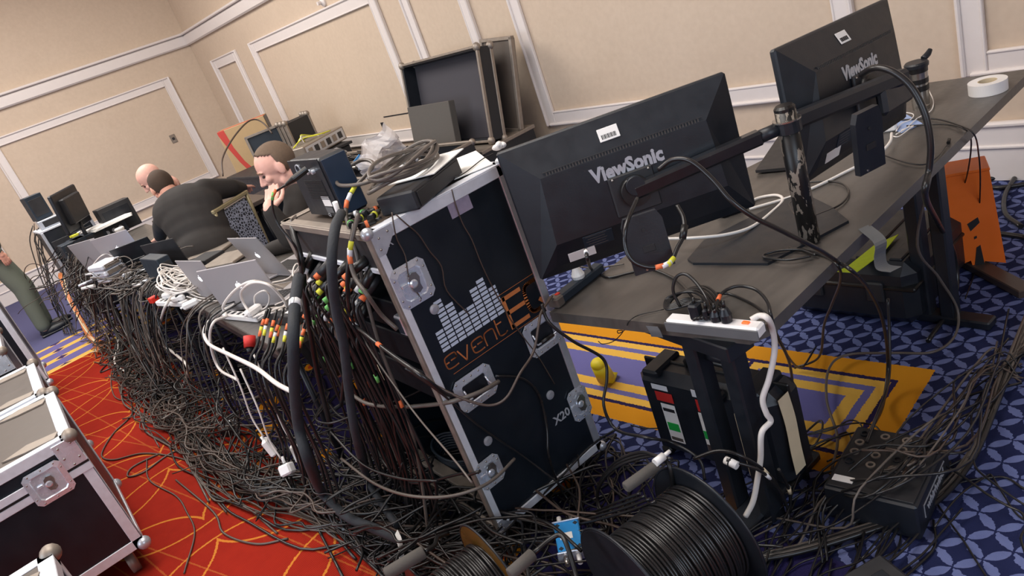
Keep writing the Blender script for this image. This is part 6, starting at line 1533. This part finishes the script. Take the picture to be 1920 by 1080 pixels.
cable('black lead plugged under the middle monitor trailing to the adapter heap', PX([(1098, 468, 1.86), (1103, 490, 1.86)], 'd')+PX([(1110, 505, .78), (1140, 520, DZ), (1180, 512, DZ), (1220, 505, DZ), (1260, 520, DZ), (1280, 535, .765), (1300, 560, .78)], 'z'), .005, 'cable', res=8, bands=[(.04, 'wtape')])
cable('thin grey wire lying on the desk left of the bracket', PX([(1085, 500, DZ), (1115, 503, DZ), (1150, 498, DZ), (1170, 495, DZ)], 'z'), .003, 'cableg')
for i in range(5):
    ph = i*.5
    P = PX([(1345+4*i, 590-3*i, .80), (1310+5*i, 552-3*i, .80), (1280+4*i, 548-2*i, .80-.005*i), (1250+3*i, 560, .775), (1250+2*i, 580-2*i, .77), (1290, 572-3*i, .78), (1330+3*i, 560+3*i, .79), (1345, 575, .80), (1300+7*i, 600-i, .80)], 'z')
    cable('black lead coiled loosely behind the white power strip', P, .0042, 'cable', 'leads coiled behind the white power strip', res=7)
cable('black cord arching high out of the coil behind the white strip', PX([(1275, 575, .78), (1262, 545, .83), (1268, 520, .87), (1285, 514, .88), (1305, 530, .86), (1325, 560, .83), (1330, 585, .82)], 'z'), .0048, 'cable', res=8)
cable('orange-tagged black cord arching right over the desk corner and down', PX([(1340, 585, .82), (1352, 552, .82), (1380, 537, .82), (1415, 542, .81), (1438, 565, .80), (1446, 595, .78), (1455, 625, .66), (1480, 680, .4), (1487, 740, .15), (1485, 800, .03)], 'z'), .0048, 'cable', res=8, bands=[(.09, 'otape')])
cable('second black cord lying over the desk corner beside the orange-tagged one', PX([(1340, 550, .775), (1370, 552, DZ), (1410, 570, DZ), (1440, 592, DZ), (1455, 610, .70), (1460, 640, .5), (1500, 690, .1), (1530, 650, .02)], 'z'), .0042, 'cable', res=8)
cable('thin wire curling off the front desk edge over the gold carpet', PX([(1245, 580, DZ), (1200, 590, DZ), (1180, 602, .755), (1172, 618, .70), (1160, 625, .68), (1158, 620, .68), (1168, 622, .66), (1150, 640, .6), (1130, 645, .55), (1122, 640, .6)], 'z'), .0016, 'cable', res=6)
for i, q in enumerate(([(1690, 225, DZ), (1745, 222, DZ), (1790, 232, DZ), (1825, 250, .757), (1835, 290, .6), (1838, 340, .45), (1835, 420, .2), (1830, 500, .02), (1810, 560, .02)], [(1700, 236, DZ), (1770, 233, DZ), (1810, 243, .757), (1821, 265, .68), (1815, 320, .5), (1800, 380, .3), (1790, 460, .12), (1780, 560, .02)])):
    cable(['outer thin cable sliding over the right desk edge to the floor', 'inner thin cable sliding over the right desk edge in front of the orange stand'][i], PX(q, 'z'), .003, 'cable', res=8)
cable('small dark lead with plug lying near the right desk edge', PX([(1660, 292, DZ), (1700, 305, DZ), (1735, 308, DZ), (1760, 292, DZ), (1775, 272, DZ)], 'z'), .0025, 'cable')
o = thing('plug', 'tiny black plug end on the desk near its right edge', 'plug', Zp(1778, 268, .757), frame((.3, -1, .1))); MB().cyl((0, 0, 0), (0, 0, .028), .006, seg=10).build('body', 'rubber', o)
cable('slack black cable hanging below the far desk edge to the white-tipped end', PX([(1745, 330, .72), (1755, 400, .6), (1700, 430, .55)], 'z')[:1]+PX([(1720, 460, .45), (1760, 520, .25), (1795, 580, .08), (1790, 630, .02), (1750, 660, .02), (1680, 662, .02), (1590, 665, .03), (1555, 690, .03), (1550, 750, .02), (1570, 820, .02), (1560, 880, .02)], 'z'), .005, 'cableg', res=8)
cable('black cable rising from the gold carpet to the stage box', PX([(1665, 560, .3), (1668, 640, .15), (1665, 720, .06), (1640, 790, .14), (1625, 830, .15)], 'z'), .0055, 'cable', res=7)
for i, q in enumerate(([(1460, 880, .25), (1480, 920, .12), (1482, 960, .03)], [(1362, 862, .35), (1420, 880, .3), (1455, 910, .2), (1475, 950, .05)], [(1300, 860, .35), (1350, 845, .37), (1400, 860, .34), (1450, 900, .22), (1478, 960, .04), (1470, 1010, .02)])):
    cable(['short cable with cream tape dropping by the upright case', 'black cable of the white connector falling by the upright case', 'black cable arching across the front of the upright case'][i], PX(q, 'z'), .005, 'cable', bands=[(.55, 'cream')] if i != 1 else [(.5, 'wtape')])
for i in range(3):
    P = PX([(1130+10*i, 1000, .03), (1120, 920+6*i, .10), (1150, 870+5*i, .28), (1200+8*i, 848+4*i, .36), (1240+10*i, 860, .38)], 'z')
    cable('black cable rising in a hoop behind the foam handle', P, .005, 'cable', 'hoops behind the foam handle')
for i in range(4):
    cable('black cable coming off the large reel towards the floor', PX([(1200+10*i, 925+5*i, .36), (1160, 940+8*i, .25), (1110-20*i, 960+10*i, .08), (1040-30*i, 965+12*i, .03), (940-20*i, 985+8*i, .02)], 'z'), .0045, 'cable', 'cables leaving the large reel')
o = thing('equipment_box', 'dark box corner at the bottom right edge of the picture', 'box', (.80, -1.18, 0), Rz(-20)); MB().box((0, 0, .05), (.30, .22, .09), .01).build('housing', 'dark', o); MB().box((0, 0, .097), (.2, .14, .006), .002).build('lid', 'black', o)
